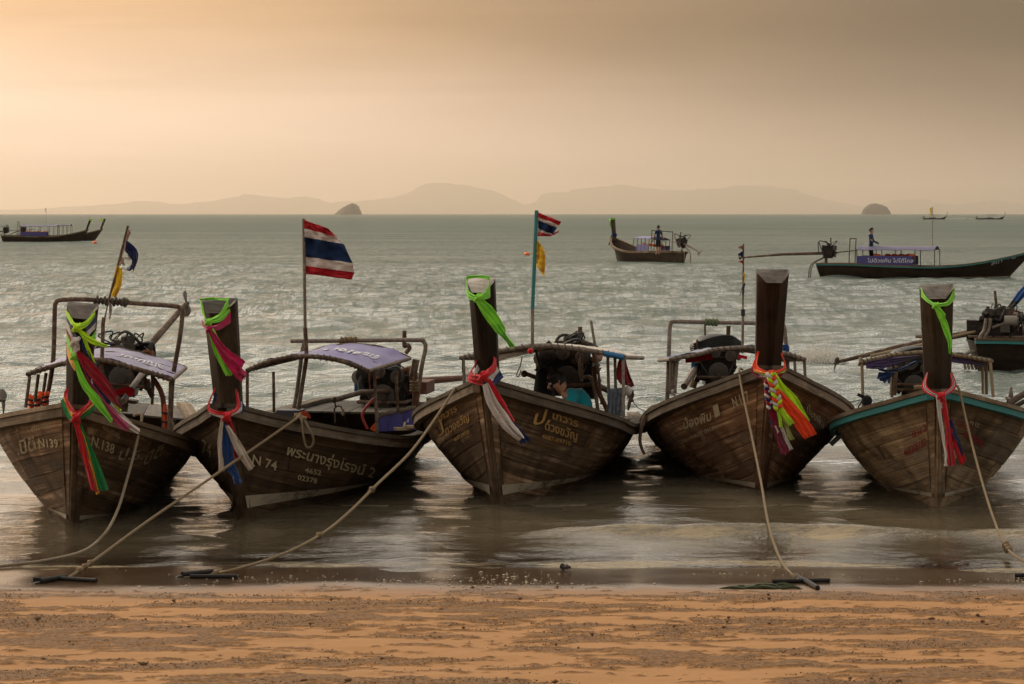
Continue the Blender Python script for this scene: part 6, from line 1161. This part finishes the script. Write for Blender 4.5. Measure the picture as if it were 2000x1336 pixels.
def spray(label, px, py, w_, h_, n_, r, dep, seed, foam=True):
    """droplets and froth thrown up by a propeller"""
    rg = np.random.default_rng(seed); c = on_z(px, py); k = c[1] / FPX; mb = MB(); T = np.array([(1, 0, -.7), (-1, 0, -.7), (0, 1, .7), (0, -1, .7)], float); F = [(0, 1, 2), (0, 3, 1), (0, 2, 3), (1, 3, 2)]
    u = rg.uniform(-1, 1, n_); hgt = np.abs(rg.normal(0, .42, n_)) * np.exp(-(u * 1.15) ** 2); P = np.stack([c[0] + u * w_ * k, c[1] + rg.normal(0, dep, n_), np.minimum(hgt, 1.3) * h_ * k], 1); sz = r * rg.uniform(.4, 1.3, n_) * (1.25 - .6 * np.minimum(hgt, 1))
    VV = (P[:, None] + T[None] * sz[:, None, None] * np.array([1.5, 1, .8])).reshape(-1, 3); FF = (np.array(F)[None] + 4 * np.arange(n_)[:, None, None]).reshape(-1, 3); o = raw_mesh('propeller_spray', VV, FF, 'spray_white', smooth=False); tag(o, label, 'spray', kind='stuff')
spray('white spray thrown up by the tail propeller behind the N.117 prow', 1598, 706, 48, 38, 5200, .010, .5, 3); spray('white wash beside the tiny boat on the right horizon', 1944, 427.5, 18, 6, 260, .16, 3, 4); spray('thin white wake between the two tiny boats', 1880, 427.5, 45, 1.5, 300, .16, 2, 5)
# propellers of boats just outside the frame
o = empty('tail_propeller', loc=at(6, 782, 27.6)); tag(o, 'pale two-bladed propeller sticking in at the left edge, from a boat out of frame', 'propeller', 'propellers of boats out of frame'); bpy.context.view_layer.update()
propeller(o, at(4, 781, 27.6), (-.75, -.6, .1), .105, 'prop_dark', 2, 1.75, 'blades'); MB().tube([at(-90, 770, 27.9), at(-20, 779, 27.65), at(6, 781, 27.6)], .022, 8).build('shaft', 'rust_metal', o); MB().tube([at(6, 790, 27.6), at(7, 812, 27.6), at(3, 826, 27.6)], .008, 6).build('skeg', 'rust_metal', o); keep(o)
o = empty('tail_propeller', loc=at(1972, 778, 27.0)); tag(o, 'tail shaft with pale propeller blade resting at the right edge beside the turquoise rail', 'propeller', 'propellers of boats out of frame'); bpy.context.view_layer.update()
propeller(o, at(1971, 779, 31.2), (-.8, .5, .2), .13, 'prop_metal', 2, 1.2, 'blades'); MB().tube([at(1975, 785, 31.2), at(2000, 769, 31.0), at(2080, 720, 30.6)], .035, 9).build('shaft', 'grey_pipe', o); MB().tube([at(1980, 795, 31.2), at(2005, 782, 31.0), at(2080, 745, 30.6)], .025, 9).build('brace', 'prop_dark', o); keep(o)

# ================================================================ SMALL THINGS ON THE SAND
def scatter(name, label, cat, mat, P, sz, flat, seed, sub=1):
    """many little lumps in one mesh (octahedra pushed about)"""
    rg = np.random.default_rng(seed); T = np.array([(1, 0, 0), (0, 1, 0), (-1, 0, 0), (0, -1, 0), (0, 0, 1), (0, 0, -1), (.7, .7, .3), (-.7, .7, .2), (-.7, -.7, .35), (.7, -.7, .25)], float); F = [(0, 6, 4), (6, 1, 4), (1, 7, 4), (7, 2, 4), (2, 8, 4), (8, 3, 4), (3, 9, 4), (9, 0, 4), (6, 0, 5), (1, 6, 5), (7, 1, 5), (2, 7, 5), (8, 2, 5), (3, 8, 5), (9, 3, 5), (0, 9, 5)]
    n_ = len(P); j = rg.uniform(.6, 1.35, (n_, len(T), 1)); a = rg.uniform(0, 6.28, n_); st = rg.uniform(.7, 1.7, n_); X_ = T[None] * j; X_ = X_ * np.stack([st, 1 / st, np.full(n_, flat)], 1)[:, None]; ca, sa_ = np.cos(a)[:, None], np.sin(a)[:, None]; X_ = np.stack([X_[..., 0] * ca - X_[..., 1] * sa_, X_[..., 0] * sa_ + X_[..., 1] * ca, X_[..., 2]], -1)
    VV = (P[:, None] + X_ * sz[:, None, None]).reshape(-1, 3); FF = (np.array(F)[None] + len(T) * np.arange(n_)[:, None, None]).reshape(-1, 3); o = raw_mesh(name, VV, FF, mat, smooth=False); tag(o, label, cat, kind='stuff'); return o
rg = np.random.default_rng(5)
x = rg.uniform(-4.6, 4.6, 9000); y = 21.75 + rg.normal(0, .42, 9000) + .2 * np.sin(x * 1.3); dn = fbm(x * 1.1, y * 1.6, 3, 201); k = (dn > .47 + .30 * rg.random(9000)) & (rg.random(9000) < .35) & (y < 22.95) & (y > 20.9); x, y = x[k][:420], y[k][:420]; sz = .0045 + .012 * rg.random(len(x)) ** 3
scatter('shell_bits', 'pale shell and coral bits scattered along the wet sand', 'shells', 'coral_bit', np.stack([x, y, np.maximum(beach_z(x, y), 0) + sz * .35], 1), sz, .6, 6)
m, t, b, out = new_mat('sand_clod'); n_ = noise_n(t, coords(t), 60, 3); setc(t, b, 'Base Color', mix_c(t, n_, (0.085, 0.042, 0.016), (0.20, 0.104, 0.042))); setc(t, b, 'Roughness', .95)
x = rg.uniform(-4.6, 4.6, 120000); y = rg.uniform(14.2, 21.4, 120000); pm = patch_mask(x, y); k = rg.random(120000) < pm * .36 + .004; x, y = x[k], y[k]; sz = .0022 + .0042 * rg.random(len(x)) ** 2 + .014 * (rg.random(len(x)) > .993) * rg.random(len(x))
scatter('sand_clods', 'crumbs and pellets of dark damp sand littering the beach', 'sand clods', 'sand_clod', np.stack([x, y, beach_z(x, y) + .008 * patch_mask(x, y) + sz * .3], 1), sz, .75, 7)
def weed(label, px, py, w_, n_, mat, seed):
    rg = np.random.default_rng(seed); mb = MB(); c = at(px, py, sandY(px, py))
    for i in range(n_):
        a = rg.normal(0, .35); l_ = w_ * rg.uniform(.25, .6); q = c + np.array([rg.normal(0, w_ * .22), rg.normal(0, .035), .012]); d_ = np.array([math.cos(a) * rg.choice((-1, 1)), math.sin(a) * .5, 0]); mb.tube([q, q + d_ * l_ * .5 + (0, 0, rg.uniform(.0, .03)), q + d_ * l_ + (0, .01, -.005)], [.010, .014, .004], 5, 3)
    o = mb.build('seaweed', mat); tag(o, label, 'seaweed', 'seaweed on the wet sand')
weed('flat clump of green seaweed beside the anchor below the N.117 rope', 1508, 1151, .34, 18, 'seaweed', 1); weed('small dark tuft of weed at the edge of the swash in the middle', 1103, 1113, .05, 9, 'seaweed_dark', 2)
